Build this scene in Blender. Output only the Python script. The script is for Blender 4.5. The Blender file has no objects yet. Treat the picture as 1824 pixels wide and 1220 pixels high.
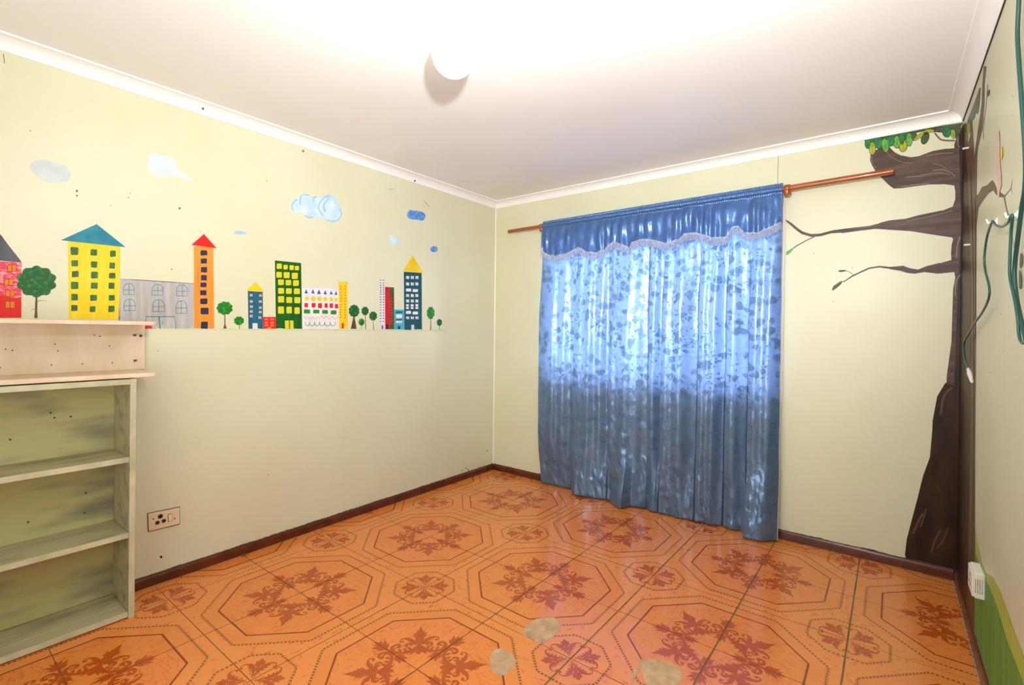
import bpy, bmesh, math, random
from mathutils import Vector, noise
from math import sin, cos, pi, tan, radians, sqrt
random.seed(7)
C = bpy.context.scene.collection

# ------------------------------------------------------------------ camera, light, exposure
F_PX, YAW, PITCH, ROLL = 868.479, -0.6631, -0.0038, 0.0114
EYE = Vector((2.8056, -3.3952, 1.2564))
PX0, PY0 = 912 - 7.3, 610 - 18.3
ROOM_W, ROOM_D, Z_TOP, Z_CEIL = 3.0937, 4.25, 2.35, 2.405
FW = Vector((sin(YAW)*cos(PITCH), cos(YAW)*cos(PITCH), sin(PITCH)))
_r = Vector((cos(YAW), -sin(YAW), 0)); _u = _r.cross(FW)
RT = _r*cos(ROLL) + _u*sin(ROLL); UP = RT.cross(FW)

cam = bpy.data.cameras.new('camera'); camo = bpy.data.objects.new('camera', cam); C.objects.link(camo)
from mathutils import Matrix
camo.matrix_world = Matrix(((RT.x, UP.x, -FW.x, EYE.x), (RT.y, UP.y, -FW.y, EYE.y), (RT.z, UP.z, -FW.z, EYE.z), (0, 0, 0, 1)))
cam.sensor_width = 36; cam.lens = F_PX/1824*36
cam.shift_x = 7.3/1824; cam.shift_y = -18.3/1824
cam.clip_start = 0.02
bpy.context.scene.camera = camo

vs = bpy.context.scene.view_settings
vs.view_transform = 'Standard'; vs.look = 'None'; vs.gamma = 1; vs.use_curve_mapping = False
vs.exposure = 0.05

world = bpy.data.worlds.new('daylight'); bpy.context.scene.world = world; world.use_nodes = True
wb = world.node_tree.nodes['Background']
wb.inputs[0].default_value = (0.86, 0.90, 1.0, 1); wb.inputs[1].default_value = 22

fl = bpy.data.lights.new('photo_flash', 'SPOT'); fl.energy = 240; fl.shadow_soft_size = 0.035; fl.color = (0.95, 0.98, 1.0)
fl.spot_size = radians(156); fl.spot_blend = 1.0
flo = bpy.data.objects.new('photo_flash', fl); flo.location = (2.62, -3.02, 1.77); C.objects.link(flo)
flo.rotation_euler = Vector((-.46, .70, .50)).to_track_quat('-Z', 'Y').to_euler()
ar = bpy.data.lights.new('added_fill_light', 'AREA'); ar.shape = 'RECTANGLE'; ar.size = 1.8; ar.size_y = 1.1; ar.energy = 34; ar.color = (.88, .95, 1.0)  # added soft fill behind the camera to brighten ceiling and room; no doorway modelled
aro = bpy.data.objects.new('added_fill_light', ar); aro.location = (1.9, -4.05, 1.05); aro.rotation_euler = Vector((-.05, 1, .55)).to_track_quat('-Z', 'Y').to_euler(); C.objects.link(aro)
LAMP_EMIT = 11.0

# ------------------------------------------------------------------ helpers
def lin(r, g=None, b=None):
    if g is None: r, g, b = r
    return tuple(((c/255)/12.92 if c/255 <= .04045 else ((c/255+.055)/1.055)**2.4) for c in (r, g, b)) + (1,)

def at(x, y, ax, v):
    d = FW + RT*((x-PX0)/F_PX) - UP*((y-PY0)/F_PX)
    i = 'xyz'.index(ax); t = (v-EYE[i])/d[i]
    return EYE + d*t
def on_left(p, k=0): return at(p[0], p[1], 'x', 0.0006*k)
def on_back(p, k=0):
    q = at(p[0], p[1], 'y', -0.0006*k); q.x = min(q.x, ROOM_W-.0003*k); return q
def on_right(p, k=0):
    q = at(p[0], p[1], 'x', ROOM_W - 0.0006*k); q.y = min(q.y, -.0003*k); return q
def zoom(ox, oy, s): return lambda pts: [(ox+x/s, oy+y/s) for x, y in pts]

def mat(name, col, rough=.5, col2=None, scale=8, stretch=(1, 1, 1), bump=0, bscale=60, detail=4, metal=0, spec=.5, lo=.35, hi=.65, coat=0, dist=0.0, rnd=False, emit=0):
    m = bpy.data.materials.new(name); m.use_nodes = True
    nt = m.node_tree; n = nt.nodes; l = nt.links; b = n['Principled BSDF']
    b.inputs['Base Color'].default_value = lin(col); b.inputs['Roughness'].default_value = rough
    b.inputs['Metallic'].default_value = metal; b.inputs['Specular IOR Level'].default_value = spec
    b.inputs['Coat Weight'].default_value = coat
    if emit:
        b.inputs['Emission Color'].default_value = lin(col); b.inputs['Emission Strength'].default_value = emit
    tc = n.new('ShaderNodeTexCoord'); mp = n.new('ShaderNodeMapping'); mp.inputs['Scale'].default_value = stretch
    l.new(tc.outputs['Object'], mp.inputs[0]); vec = mp.outputs[0]
    if rnd:
        oi = n.new('ShaderNodeObjectInfo'); ad = n.new('ShaderNodeVectorMath'); ad.operation = 'MULTIPLY_ADD'
        cx = n.new('ShaderNodeCombineXYZ')
        for k in range(3): l.new(oi.outputs['Random'], cx.inputs[k])
        l.new(cx.outputs[0], ad.inputs[0]); ad.inputs[1].default_value = (37, 53, 71); l.new(vec, ad.inputs[2]); vec = ad.outputs[0]
    if col2 is not None:
        nz = n.new('ShaderNodeTexNoise'); nz.inputs['Scale'].default_value = scale; nz.inputs['Detail'].default_value = detail
        nz.inputs['Distortion'].default_value = dist
        mr = n.new('ShaderNodeMapRange'); mr.inputs[1].default_value = lo; mr.inputs[2].default_value = hi
        mx = n.new('ShaderNodeMix'); mx.data_type = 'RGBA'
        mx.inputs[6].default_value = lin(col); mx.inputs[7].default_value = lin(col2)
        l.new(vec, nz.inputs['Vector']); l.new(nz.outputs[0], mr.inputs[0]); l.new(mr.outputs[0], mx.inputs[0]); l.new(mx.outputs[2], b.inputs['Base Color'])
    if bump:
        nb = n.new('ShaderNodeTexNoise'); nb.inputs['Scale'].default_value = bscale; nb.inputs['Detail'].default_value = 3
        bp = n.new('ShaderNodeBump'); bp.inputs['Strength'].default_value = bump; bp.inputs['Distance'].default_value = .004
        l.new(vec, nb.inputs['Vector']); l.new(nb.outputs[0], bp.inputs['Height']); l.new(bp.outputs[0], b.inputs['Normal'])
    return m

def link(name, me, mats, parent=None):
    o = bpy.data.objects.new(name, me); C.objects.link(o)
    if mats and not me.materials:
        for m in (mats if isinstance(mats, (list, tuple)) else [mats]): me.materials.append(m)
    if parent: o.parent = parent
    return o
def tag(o, label=None, cat=None, group=None, kind=None):
    if label: o['label'] = label
    if cat: o['category'] = cat
    if group: o['group'] = group
    if kind: o['kind'] = kind
    return o
class MB:
    def __init__(s): s.v = []; s.f = []; s.m = []; s.sm = []
    def add(s, v, f, m=0, sm=False):
        k = len(s.v); s.v += [tuple(p) for p in v]; s.f += [tuple(i+k for i in q) for q in f]; s.m += [m]*len(f); s.sm += [sm]*len(f)
    def box(s, a, b, m=0):
        x0, y0, z0 = a; x1, y1, z1 = b
        s.add([(x0, y0, z0), (x1, y0, z0), (x1, y1, z0), (x0, y1, z0), (x0, y0, z1), (x1, y0, z1), (x1, y1, z1), (x0, y1, z1)],
              [(0, 3, 2, 1), (4, 5, 6, 7), (0, 1, 5, 4), (1, 2, 6, 5), (2, 3, 7, 6), (3, 0, 4, 7)], m)
    def poly(s, pts, m=0): s.add(pts, [tuple(range(len(pts)))], m)
    def tube(s, pts, r, n=10, m=0, cap=True):
        pts = [Vector(p) for p in pts]; rs = r if isinstance(r, (list, tuple)) else [r]*len(pts); v = []; f = []
        t0 = (pts[1]-pts[0]).normalized(); nrm = t0.orthogonal().normalized()
        for i, p in enumerate(pts):
            t = (pts[min(i+1, len(pts)-1)]-pts[max(i-1, 0)]).normalized()
            nrm = (nrm - t*nrm.dot(t)).normalized(); bn = t.cross(nrm)
            for k in range(n): a = 2*pi*k/n; v.append(p+(nrm*cos(a)+bn*sin(a))*rs[i])
        for i in range(len(pts)-1):
            for k in range(n): f.append((i*n+k, i*n+(k+1) % n, (i+1)*n+(k+1) % n, (i+1)*n+k))
        s.add(v, f, m, True)
        if cap:
            s.add(v[:n], [tuple(reversed(range(n)))], m); s.add(v[-n:], [tuple(range(n))], m)
    def lathe(s, prof, c, n=32, m=0):
        v = []; f = []
        for r, z in prof:
            for k in range(n): a = 2*pi*k/n; v.append((c[0]+r*cos(a), c[1]+r*sin(a), c[2]+z))
        for i in range(len(prof)-1):
            for k in range(n): f.append((i*n+k, i*n+(k+1) % n, (i+1)*n+(k+1) % n, (i+1)*n+k))
        s.add(v, f, m, True)
    def mesh(s, name):
        me = bpy.data.meshes.new(name); me.from_pydata(s.v, [], s.f)
        me.polygons.foreach_set('material_index', s.m); me.polygons.foreach_set('use_smooth', s.sm); me.update(); return me
    def build(s, name, mats, parent=None): return link(name, s.mesh(name), mats, parent)
def bevel(o, w=.002, seg=2):
    md = o.modifiers.new('bevel', 'BEVEL'); md.width = w; md.segments = seg; md.limit_method = 'ANGLE'; md.angle_limit = radians(40); return o
def boxo(name, a, b, m, parent=None, bv=0):
    q = MB(); q.box(a, b); o = q.build(name, m, parent)
    if bv: bevel(o, bv)
    return o

def smooth(pts, n=6, closed=False):
    out = []; N = len(pts)
    rng = range(N) if closed else range(N-1)
    for i in rng:
        g = (lambda k: pts[k % N]) if closed else (lambda k: pts[max(0, min(N-1, k))])
        p0, p1, p2, p3 = g(i-1), g(i), g(i+1), g(i+2)
        for k in range(n):
            t = k/n
            out.append(tuple(.5*((2*p1[j])+(-p0[j]+p2[j])*t+(2*p0[j]-5*p1[j]+4*p2[j]-p3[j])*t*t+(-p0[j]+3*p1[j]-3*p2[j]+p3[j])*t**3) for j in range(len(p1))))
    if not closed: out.append(tuple(pts[-1]))
    return out
def ribbon2(pts, ws):
    """flat tapered stroke in the plane: list of quads (2-D)"""
    L = []; R = []; n = len(pts)
    for i, p in enumerate(pts):
        a = pts[max(i-1, 0)]; b = pts[min(i+1, n-1)]
        dx, dy = b[0]-a[0], b[1]-a[1]; d = sqrt(dx*dx+dy*dy) or 1
        w = ws[i]/2; L.append((p[0]-dy/d*w, p[1]+dx/d*w)); R.append((p[0]+dy/d*w, p[1]-dx/d*w))
    return [(L[i], R[i], R[i+1], L[i+1]) for i in range(n-1)]

# ------------------------------------------------------------------ materials
M = {}
WALL = dict(rough=.38, bump=.14, bscale=45, scale=1.6, detail=5, lo=.3, hi=.7)
M['wall'] = mat('pale_green_wall_paint', (221, 220, 191), col2=(216, 212, 178), **WALL)
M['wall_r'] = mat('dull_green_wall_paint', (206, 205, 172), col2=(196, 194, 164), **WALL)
M['ceil'] = mat('white_ceiling_paint', (242, 241, 239), rough=.7, col2=(237, 235, 232), scale=1.2, bump=.1, bscale=30)
M['cornice'] = mat('white_cornice_paint', (243, 241, 238), rough=.5)
M['grout'] = mat('brown_grout', (160, 122, 72), rough=.8, col2=(118, 88, 52), scale=6)
M['cement'] = mat('grey_cement', (208, 172, 134), rough=.9, col2=(176, 142, 106), scale=22, bump=.6, bscale=80)
TG = dict(rough=.16, spec=.5, rnd=True)
M['t_in'] = mat('tile_glaze_veined', (230, 135, 62), col2=(212, 106, 42), scale=16, stretch=(1, 2.6, 1), detail=3, lo=.48, hi=.75, dist=2.2, **TG)
M['t_band'] = mat('tile_glaze_plain', (232, 140, 66), col2=(226, 132, 58), scale=5, **TG)
M['t_out'] = mat('tile_glaze_speckled', (231, 139, 66), col2=(206, 100, 38), scale=30, stretch=(1, 1.8, 1), detail=2, lo=.58, hi=.75, **TG)
M['t_edge'] = mat('tile_edge', (150, 90, 55), rough=.6)
M['p_dark'] = mat('tile_print_dark', (140, 60, 16), rough=.2)
M['p_dash'] = mat('tile_print_dash', (118, 64, 20), rough=.2)
M['p_orn'] = mat('tile_print_ornament', (184, 84, 24), rough=.2, col2=(176, 76, 20), scale=20)
M['skirt'] = mat('oxblood_glazed_skirting', (104, 44, 22), rough=.25, col2=(82, 34, 18), scale=9, bump=.15, bscale=30, rnd=True)
M['grime'] = mat('dark_grime', (74, 62, 50), rough=.9, col2=(120, 108, 92), scale=60, lo=.5, hi=.75)
M['dust'] = mat('pale_dust', (176, 168, 152), rough=.9, col2=(120, 100, 80), scale=50)
M['shelf'] = mat('worn_green_painted_wood', (180, 172, 130), rough=.55, col2=(112, 108, 88), scale=3.2, stretch=(4, .8, 5), detail=8, lo=.48, hi=.78, bump=.2, bscale=40)
M['shelf_in'] = mat('smudged_green_painted_board', (182, 174, 120), rough=.6, col2=(112, 110, 92), scale=3, stretch=(1, .8, 3.4), detail=9, lo=.48, hi=.74)
M['edge'] = mat('pale_worn_shelf_edge', (206, 200, 166), rough=.6, col2=(180, 176, 142), scale=9)
M['raw'] = mat('pinkish_raw_board', (232, 214, 188), rough=.55, col2=(222, 198, 166), scale=3, stretch=(1, 3, 1))
M['black'] = mat('black_hole', (18, 15, 12), rough=.9)
M['screw'] = mat('rusty_screw', (92, 72, 52), rough=.5, metal=.4)
M['plate'] = mat('yellowed_plastic', (228, 206, 176), rough=.35)
M['rocker'] = mat('cream_rocker', (236, 216, 166), rough=.35)
M['white'] = mat('white_plastic', (228, 226, 214), rough=.4)
M['wood'] = mat('varnished_orange_wood', (178, 96, 38), rough=.25, col2=(146, 72, 26), scale=9, stretch=(1, 12, 12), coat=.3)
M['cord'] = mat('green_cord_plastic', (18, 80, 68), rough=.35)
M['cord2'] = mat('dark_green_cord_plastic', (18, 64, 58), rough=.35)
M['frame'] = mat('cream_window_frame', (226, 208, 186), rough=.5)
M['nail'] = mat('rust_spot', (130, 105, 70), rough=.8)
M['crack_shade'] = mat('black_crack_and_shade', (40, 34, 30), rough=.9)  # cracks and holes, also the painted shade under the bookcase planks
M['caulk'] = mat('white_caulk', (232, 234, 220), rough=.5)
M['fringe'] = mat('silver_lilac_fringe', (188, 196, 220), rough=.4, col2=(140, 150, 182), scale=90)

def paint(name, col, col2=None, sc=14, st=(1, 1, 1), rough=.45, lo=.4, hi=.7):
    return mat('paint_'+name, col, rough=rough, spec=.3, col2=col2 or tuple(int(c*.93) for c in col), scale=sc, stretch=st, lo=lo, hi=hi, bump=.12, bscale=90)
V = (1, 8, .8)
P = dict(
    yellow=paint('yellow', (240, 204, 8), (246, 216, 60), 8, V), teal=paint('teal', (26, 122, 148), (42, 142, 164), 20),
    green_w=paint('window_green', (52, 98, 46), (74, 122, 70), 40), grey=paint('grey', (176, 172, 170), (196, 192, 190), 6, V),
    tealine=paint('teal_line', (64, 136, 154)), orange=paint('orange', (246, 152, 52), (238, 134, 40), 8, V),
    red=paint('red', (228, 32, 30), (214, 24, 24)), navy=paint('navy', (40, 48, 84)), leaf=paint('leaf', (26, 118, 28), (70, 168, 50), 60, lo=.5, hi=.7),
    leafd=paint('leaf_dark', (30, 92, 44), (64, 140, 60), 60, lo=.5, hi=.7), trunk=paint('trunk', (112, 76, 48), (84, 54, 34), 30),
    steel=paint('steel_blue', (36, 104, 130), (30, 84, 108), 14, V), gold=paint('gold', (244, 204, 30)), dgreen=paint('dark_green', (22, 96, 26), (14, 78, 18), 10, V),
    lime=paint('lime_yellow', (206, 206, 40), (228, 204, 50), 30), white=paint('white', (232, 230, 232)), blue=paint('blue', (52, 96, 186)),
    ltgreen=paint('light_green', (50, 140, 26)), salmon=paint('salmon', (232, 128, 84)), olive=paint('olive', (110, 146, 50)),
    petrol=paint('petrol', (26, 86, 102), (18, 66, 82), 16, V), cyan=paint('cyan', (70, 174, 196)), slate=paint('slate', (72, 74, 80), (94, 96, 102), 10),
    pinkred=paint('pink_red', (226, 60, 84), (246, 168, 176), 45, (1, 1, 2.2), lo=.48, hi=.62), amber=paint('amber', (236, 122, 22)),
    brown=paint('bark_brown', (78, 56, 48), (112, 88, 78), 4, (1.3, 1, 8), lo=.42, hi=.72), barkd=paint('bark_dark', (38, 20, 8), (62, 38, 20), 5, (3, 1, .8)),
    bark2=paint('bark_mid', (98, 68, 44), (76, 50, 32), 6, (1, 4, .5)), bline=paint('branch_line', (92, 78, 76), (120, 104, 100), 40),
    lf0=paint('foliage_dark', (34, 62, 40)), lf1=paint('foliage_a', (34, 112, 66), (50, 142, 80), 30), lf2=paint('foliage_b', (84, 160, 60), (120, 182, 70), 30),
    lf3=paint('foliage_c', (62, 74, 52), (88, 102, 56), 30), lf4=paint('foliage_d', (150, 160, 30), (190, 184, 50), 30),
    hill=paint('hill_green', (70, 134, 44), (104, 158, 84), 5, (1, 6, .4)), hill2=paint('hill_yellow_green', (170, 180, 74), (148, 168, 60), 5, (1, 4, .5)),
    cloud1=paint('cloud_faint', (198, 206, 206), (210, 218, 216), 20), cloud2=paint('cloud_pale', (206, 218, 222), (216, 226, 226), 14),
    cloud3=paint('cloud_blue', (186, 216, 234), (218, 232, 232), 16), cloudl=paint('cloud_line', (160, 200, 232)), cloud4=paint('cloud_strong', (70, 126, 208), (130, 172, 226), 40),
    pink=paint('pale_pink', (222, 184, 176), (206, 170, 150), 50), grass=paint('grass_tint', (206, 214, 170), (188, 208, 146), 60), highl=paint('bark_light', (140, 116, 104)),
    highd=paint('bark_glint', (96, 66, 46)), redline=paint('crimson', (206, 28, 44)))

# ------------------------------------------------------------------ room shell
W, D, H = ROOM_W, ROOM_D, Z_CEIL
TH = .18
floor = boxo('floor', (-TH, -D-TH, -.12), (W+TH, TH, -.0022), M['grout']); tag(floor, kind='structure')
ceiling = boxo('ceiling', (-TH, -D-TH, H), (W+TH, TH, H+.12), M['ceil']); tag(ceiling, kind='structure')
wall_left = boxo('wall_left', (-TH, -D-TH, -.0022), (0, TH, H), M['wall']); tag(wall_left, kind='structure')
wall_right = boxo('wall_right', (W, -D-TH, -.0022), (W+TH, TH, H), M['wall_r']); tag(wall_right, kind='structure')
wall_front = boxo('wall_front', (0, -D-TH, -.0022), (W, -D, H), M['wall']); tag(wall_front, kind='structure')
WX0, WX1, WZ0, WZ1 = .578, 2.276, .84, 2.03
q = MB()
q.box((0, 0, -.0022), (WX0, TH, H)); q.box((WX1, 0, -.0022), (W, TH, H)); q.box((WX0, 0, -.0022), (WX1, TH, WZ0)); q.box((WX0, 0, WZ1), (WX1, TH, H))
wall_back = q.build('wall_back', M['wall']); tag(wall_back, kind='structure')

# window: frame, mullions, panes, sill
q = MB(); fr = .045
q.box((WX0, .06, WZ0), (WX1, .10, WZ0+fr)); q.box((WX0, .06, WZ1-fr), (WX1, .10, WZ1))
q.box((WX0, .06, WZ0+fr), (WX0+fr, .10, WZ1-fr)); q.box((WX1-fr, .06, WZ0+fr), (WX1, .10, WZ1-fr))
win = q.build('window_1', M['frame']); tag(win, kind='structure')
for k in (1, 2):
    xm = WX0+(WX1-WX0)*k/3
    boxo('mullion', (xm-.014, .062, WZ0+fr), (xm+.014, .098, WZ1-fr), M['frame'], win)
glass = bpy.data.materials.new('window_glass'); glass.use_nodes = True
nt = glass.node_tree; nt.nodes.clear(); o_ = nt.nodes.new('ShaderNodeOutputMaterial'); g_ = nt.nodes.new('ShaderNodeBsdfGlossy'); t_ = nt.nodes.new('ShaderNodeBsdfTransparent'); mx_ = nt.nodes.new('ShaderNodeMixShader'); fz = nt.nodes.new('ShaderNodeFresnel')
g_.inputs['Roughness'].default_value = .02; t_.inputs[0].default_value = (.93, .97, .96, 1)
nt.links.new(fz.outputs[0], mx_.inputs[0]); nt.links.new(t_.outputs[0], mx_.inputs[1]); nt.links.new(g_.outputs[0], mx_.inputs[2]); nt.links.new(mx_.outputs[0], o_.inputs[0])
for k in range(3):
    a = WX0+(WX1-WX0)*k/3+.014; b = WX0+(WX1-WX0)*(k+1)/3-.014
    boxo('pane', (max(a, WX0+fr), .078, WZ0+fr), (min(b, WX1-fr), .082, WZ1-fr), glass, win)
boxo('window_sill', (WX0-.02, -.012, WZ0-.02), (WX1+.02, .06, WZ0), M['frame'], win)
boxo('window_casing', (WX1, -.010, WZ0-.02), (WX1+.022, 0, WZ1+.04), M['frame'], win)

# cornice, mitred at the corners
prof = [(0, Z_TOP), (.005, Z_TOP), (.007, Z_TOP+.004)]
for k in range(9):
    a = k/8*pi/2
    prof.append((.052-.045*cos(a), Z_TOP+.006+.042*sin(a)))
prof += [(.060, Z_TOP+.048), (.062, H), (0, H)]
def cornice(name, fn):
    v = []; n = len(prof)
    for e in (0, 1):
        for d, z in prof: v.append(fn(d, z, e))
    f = [(i, (i+1) % n, n+(i+1) % n, n+i) for i in range(n)]
    q = MB(); q.add(v, f, 0, False); o = q.build(name, M['cornice']); tag(o, kind='structure')
    return o
cornice('trim_1', lambda d, z, e: (d, -d if e else -D+d, z))
cornice('trim_2', lambda d, z, e: (W-d if e else d, -d, z))
cornice('trim_3', lambda d, z, e: (W-d, -D+d if e else -d, z))
cornice('trim_4', lambda d, z, e: (d if e else W-d, -D+d, z))
# corner caulk lines
for nm, cx, par in (('corner_caulk', 0, wall_left), ):
    q = MB(); q.add([(0, -.006, .06), (.0, -.0, .06), (.007, 0, .06), (0, -.006, Z_TOP), (0, 0, Z_TOP), (.007, 0, Z_TOP)], [(0, 3, 5, 2)]); q.build(nm, M['caulk'], par)

# ------------------------------------------------------------------ floor tiles
TX, TY, TR, T = 1.4488, -1.3532, -0.0048, 0.4121
TT = .009
def tile_mesh(gx, gy):
    """tile with the big octagon's centre at (0,0) and the medallion's centre at (1,1); unit = tile"""
    q = MB(); e0x = gx/2/T; e0y = gy/2/T; lo, hx, hy = 0, 1, 1
    def P2(p, z=0): return (p[0]*T, p[1]*T, z)
    def clampp(p): return (min(max(p[0], e0x), 1-e0x), min(max(p[1], e0y), 1-e0y))
    # slab: sides and bottom
    c = [(e0x, e0y), (1-e0x, e0y), (1-e0x, 1-e0y), (e0x, 1-e0y)]
    v = [P2(p, 0) for p in c]+[P2(p, -TT) for p in c]
    q.add(v, [(0, 4, 5, 1), (1, 5, 6, 2), (2, 6, 7, 3), (3, 7, 4, 0), (4, 7, 6, 5)], 3)
    def reg(pts, m, z=0): q.poly([P2(clampp(p), z) for p in pts], m)
    A, a, B, b, Mm, mm = .742, .332, .892, .385, .335, .150
    reg([(0, 0), (A, 0), (A, a), (a, A), (0, A)], 0)
    reg([(A, 0), (B, 0), (B, b), (A, a)], 1); reg([(A, a), (B, b), (b, B), (a, A)], 1); reg([(a, A), (b, B), (0, B), (0, A)][::-1][::-1], 1)
    n = 1-Mm; k = 1-mm
    reg([(1, 1), (n, 1), (n, k), (k, n), (1, n)], 1)
    reg([(B, 0), (1, 0), (1, n), (k, n), (B, b)], 2); reg([(B, b), (k, n), (n, k), (b, B)], 2); reg([(b, B), (n, k), (n, 1), (0, 1), (0, B)], 2)
    zz = [.00012]
    def Q(quad, m):
        pts = [clampp(p) for p in quad]
        ar = sum(pts[i][0]*pts[(i+1) % len(pts)][1]-pts[(i+1) % len(pts)][0]*pts[i][1] for i in range(len(pts)))
        if abs(ar) < 1e-7: return
        if ar < 0: pts = pts[::-1]
        q.poly([P2(p, zz[0]) for p in pts], m)
    def line(p0, p1, w, m):
        for s_ in ribbon2([p0, p1], [w, w]): Q(s_, m)
    def mir(p): return (p[1], p[0])
    # octagon line
    for p0, p1 in (((A, 0), (A, a+.003)), ((A, a), (a, A)), ((a+.003, A), (0, A))): line(p0, p1, .019, 4)
    def dashes(p0, p1):
        L = sqrt((p1[0]-p0[0])**2+(p1[1]-p0[1])**2); nn = max(1, round(L/.036)); ux, uy = (p1[0]-p0[0])/L, (p1[1]-p0[1])/L
        for i in range(nn):
            s0 = (i+.2)*L/nn; s1 = (i+.8)*L/nn
            line((p0[0]+ux*s0, p0[1]+uy*s0), (p0[0]+ux*s1, p0[1]+uy*s1), .0155, 5)
        for s_ in (-1, 1):
            o = .014*s_; line((p0[0]-uy*o, p0[1]+ux*o), (p1[0]-uy*o, p1[1]+ux*o), .0018, 5)
    dashes((B, 0), (B, b)); dashes((B, b), (b, B)); dashes((b, B), (0, B))
    dashes((1, n), (k, n)); dashes((k, n), (n, k)); dashes((n, k), (n, 1))
    # ornaments: tapered strokes mirrored about the tile diagonal
    def stroke(pts, ws, m=6, mirror=True, tr=lambda p: p):
        zz[0] += .000006
        sp = smooth([tuple(p)+(w,) for p, w in zip(pts, ws)], 5)
        pp = [(x, y) for x, y, w in sp]; ww = [max(w, .001) for x, y, w in sp]
        for s_ in ribbon2([tr(p) for p in pp], ww): Q(s_, m)
        if mirror:
            zz[0] += .000006
            for s_ in ribbon2([tr(mir(p)) for p in pp], ww): Q(s_, m)
    def blob(c, r, tr=lambda p: p, mirror=True, ry=None):
        for f in ([lambda p: p, mir] if mirror else [lambda p: p]):
            zz[0] += .000006
            Q([tr(f((c[0]+r*cos(t*pi/4), c[1]+(ry or r)*sin(t*pi/4)))) for t in range(8)], 6)
    def leaf(p0, p1, w, tr=lambda p: p, mirror=True):
        mx = ((p0[0]*.55+p1[0]*.45), (p0[1]*.55+p1[1]*.45)); stroke([p0, mx, p1], [w*.35, w, .002], mirror=mirror, tr=tr)
    def sh(p0, p1, w): leaf(p0, p1, w)
    # palmette
    leaf((.345, .345), (.452, .452), .05, mirror=False)
    for p1, w in (((.375, .425), .042), ((.335, .425), .040), ((.30, .405), .034)): leaf((.315, .325), p1, w)
    leaf((.25, .25), (.39, .39), .085, mirror=False)
    stroke([(.20, .20), (.30, .30)], [.018, .03], mirror=False)
    # scroll leaf beside the palmette
    stroke([(.255, .262), (.245, .32), (.235, .385), (.205, .432), (.172, .437), (.158, .412), (.172, .396)], [.02, .040, .040, .020, .013, .014, .018])
    blob((.173, .402), .015); leaf((.25, .33), (.205, .372), .026); leaf((.245, .30), (.20, .33), .026)
    # C scroll towards the axis
    stroke([(.245, .250), (.18, .243), (.105, .250), (.05, .285), (.026, .345), (.042, .405), (.088, .418), (.118, .395), (.112, .362)], [.016, .018, .030, .036, .028, .034, .030, .022, .026])
    blob((.10, .368), .022); blob((.072, .330), .014)
    leaf((.06, .29), (.085, .345), .026); leaf((.10, .262), (.12, .315), .030); leaf((.145, .25), (.155, .30), .030)
    stroke([(.232, .262), (.215, .305), (.18, .335), (.15, .325), (.155, .30)], [.014, .030, .034, .024, .018])
    leaf((.05, .38), (.085, .375), .020); leaf((.215, .31), (.165, .292), .026)
    # inner border towards the centre
    leaf((.235, .235), (.135, .150), .075); leaf((.20, .228), (.088, .196), .046); leaf((.16, .232), (.075, .232), .030)
    # leafy corners on the axes
    leaf((0.0, .44), (.004, .605), .052); leaf((.006, .47), (.082, .555), .040); leaf((.004, .44), (.074, .492), .034)
    leaf((.0, .50), (.045, .585), .03)
    stroke([(.0, .30), (.006, .40), (.0, .47)], [.03, .016, .03])
    leaf((.002, .27), (.05, .168), .034); leaf((.0, .25), (.006, .15), .034); leaf((.004, .29), (.052, .225), .026)
    # medallion at (1,1)
    tr = lambda p: (1-p[0], 1-p[1])
    stroke([(.018, .030), (.055, .070), (.082, .125), (.094, .175), (.084, .222), (.050, .246), (.020, .236), (.014, .212)], [.008, .014, .034, .036, .022, .012, .011, .014], tr=tr)
    blob((.018, .214), .012, tr=tr)
    leaf((.088, .150), (.052, .176), .026, tr=tr); leaf((.078, .118), (.044, .140), .022, tr=tr); leaf((.092, .180), (.062, .205), .022, tr=tr)
    stroke([(.05, .055), (.066, .085), (.045, .098), (.034, .080), (.05, .06)], [.007]*5, tr=tr)
    leaf((.085, .085), (.17, .17), .03, tr=tr, mirror=False); leaf((.145, .150), (.148, .208), .034, tr=tr); leaf((.16, .16), (.203, .203), .044, tr=tr, mirror=False); leaf((.13, .135), (.118, .186), .020, tr=tr)
    me = q.mesh('tile'); return me
TM = [M['t_in'], M['t_band'], M['t_out'], M['t_edge'], M['p_dark'], M['p_dash'], M['p_orn']]
cache = {}
def get_tile(gx, gy):
    if (gx, gy) not in cache:
        me = tile_mesh(gx, gy)
        for m in TM: me.materials.append(m)
        cache[(gx, gy)] = me
    return cache[(gx, gy)]
ux = Vector((cos(TR), sin(TR), 0)); uy = Vector((-sin(TR), cos(TR), 0))    # lattice j along +x, i along -y
org = Vector((TX, TY, 0))
LIM = (0.004, W-.004, -D+.004, -0.004)
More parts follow.
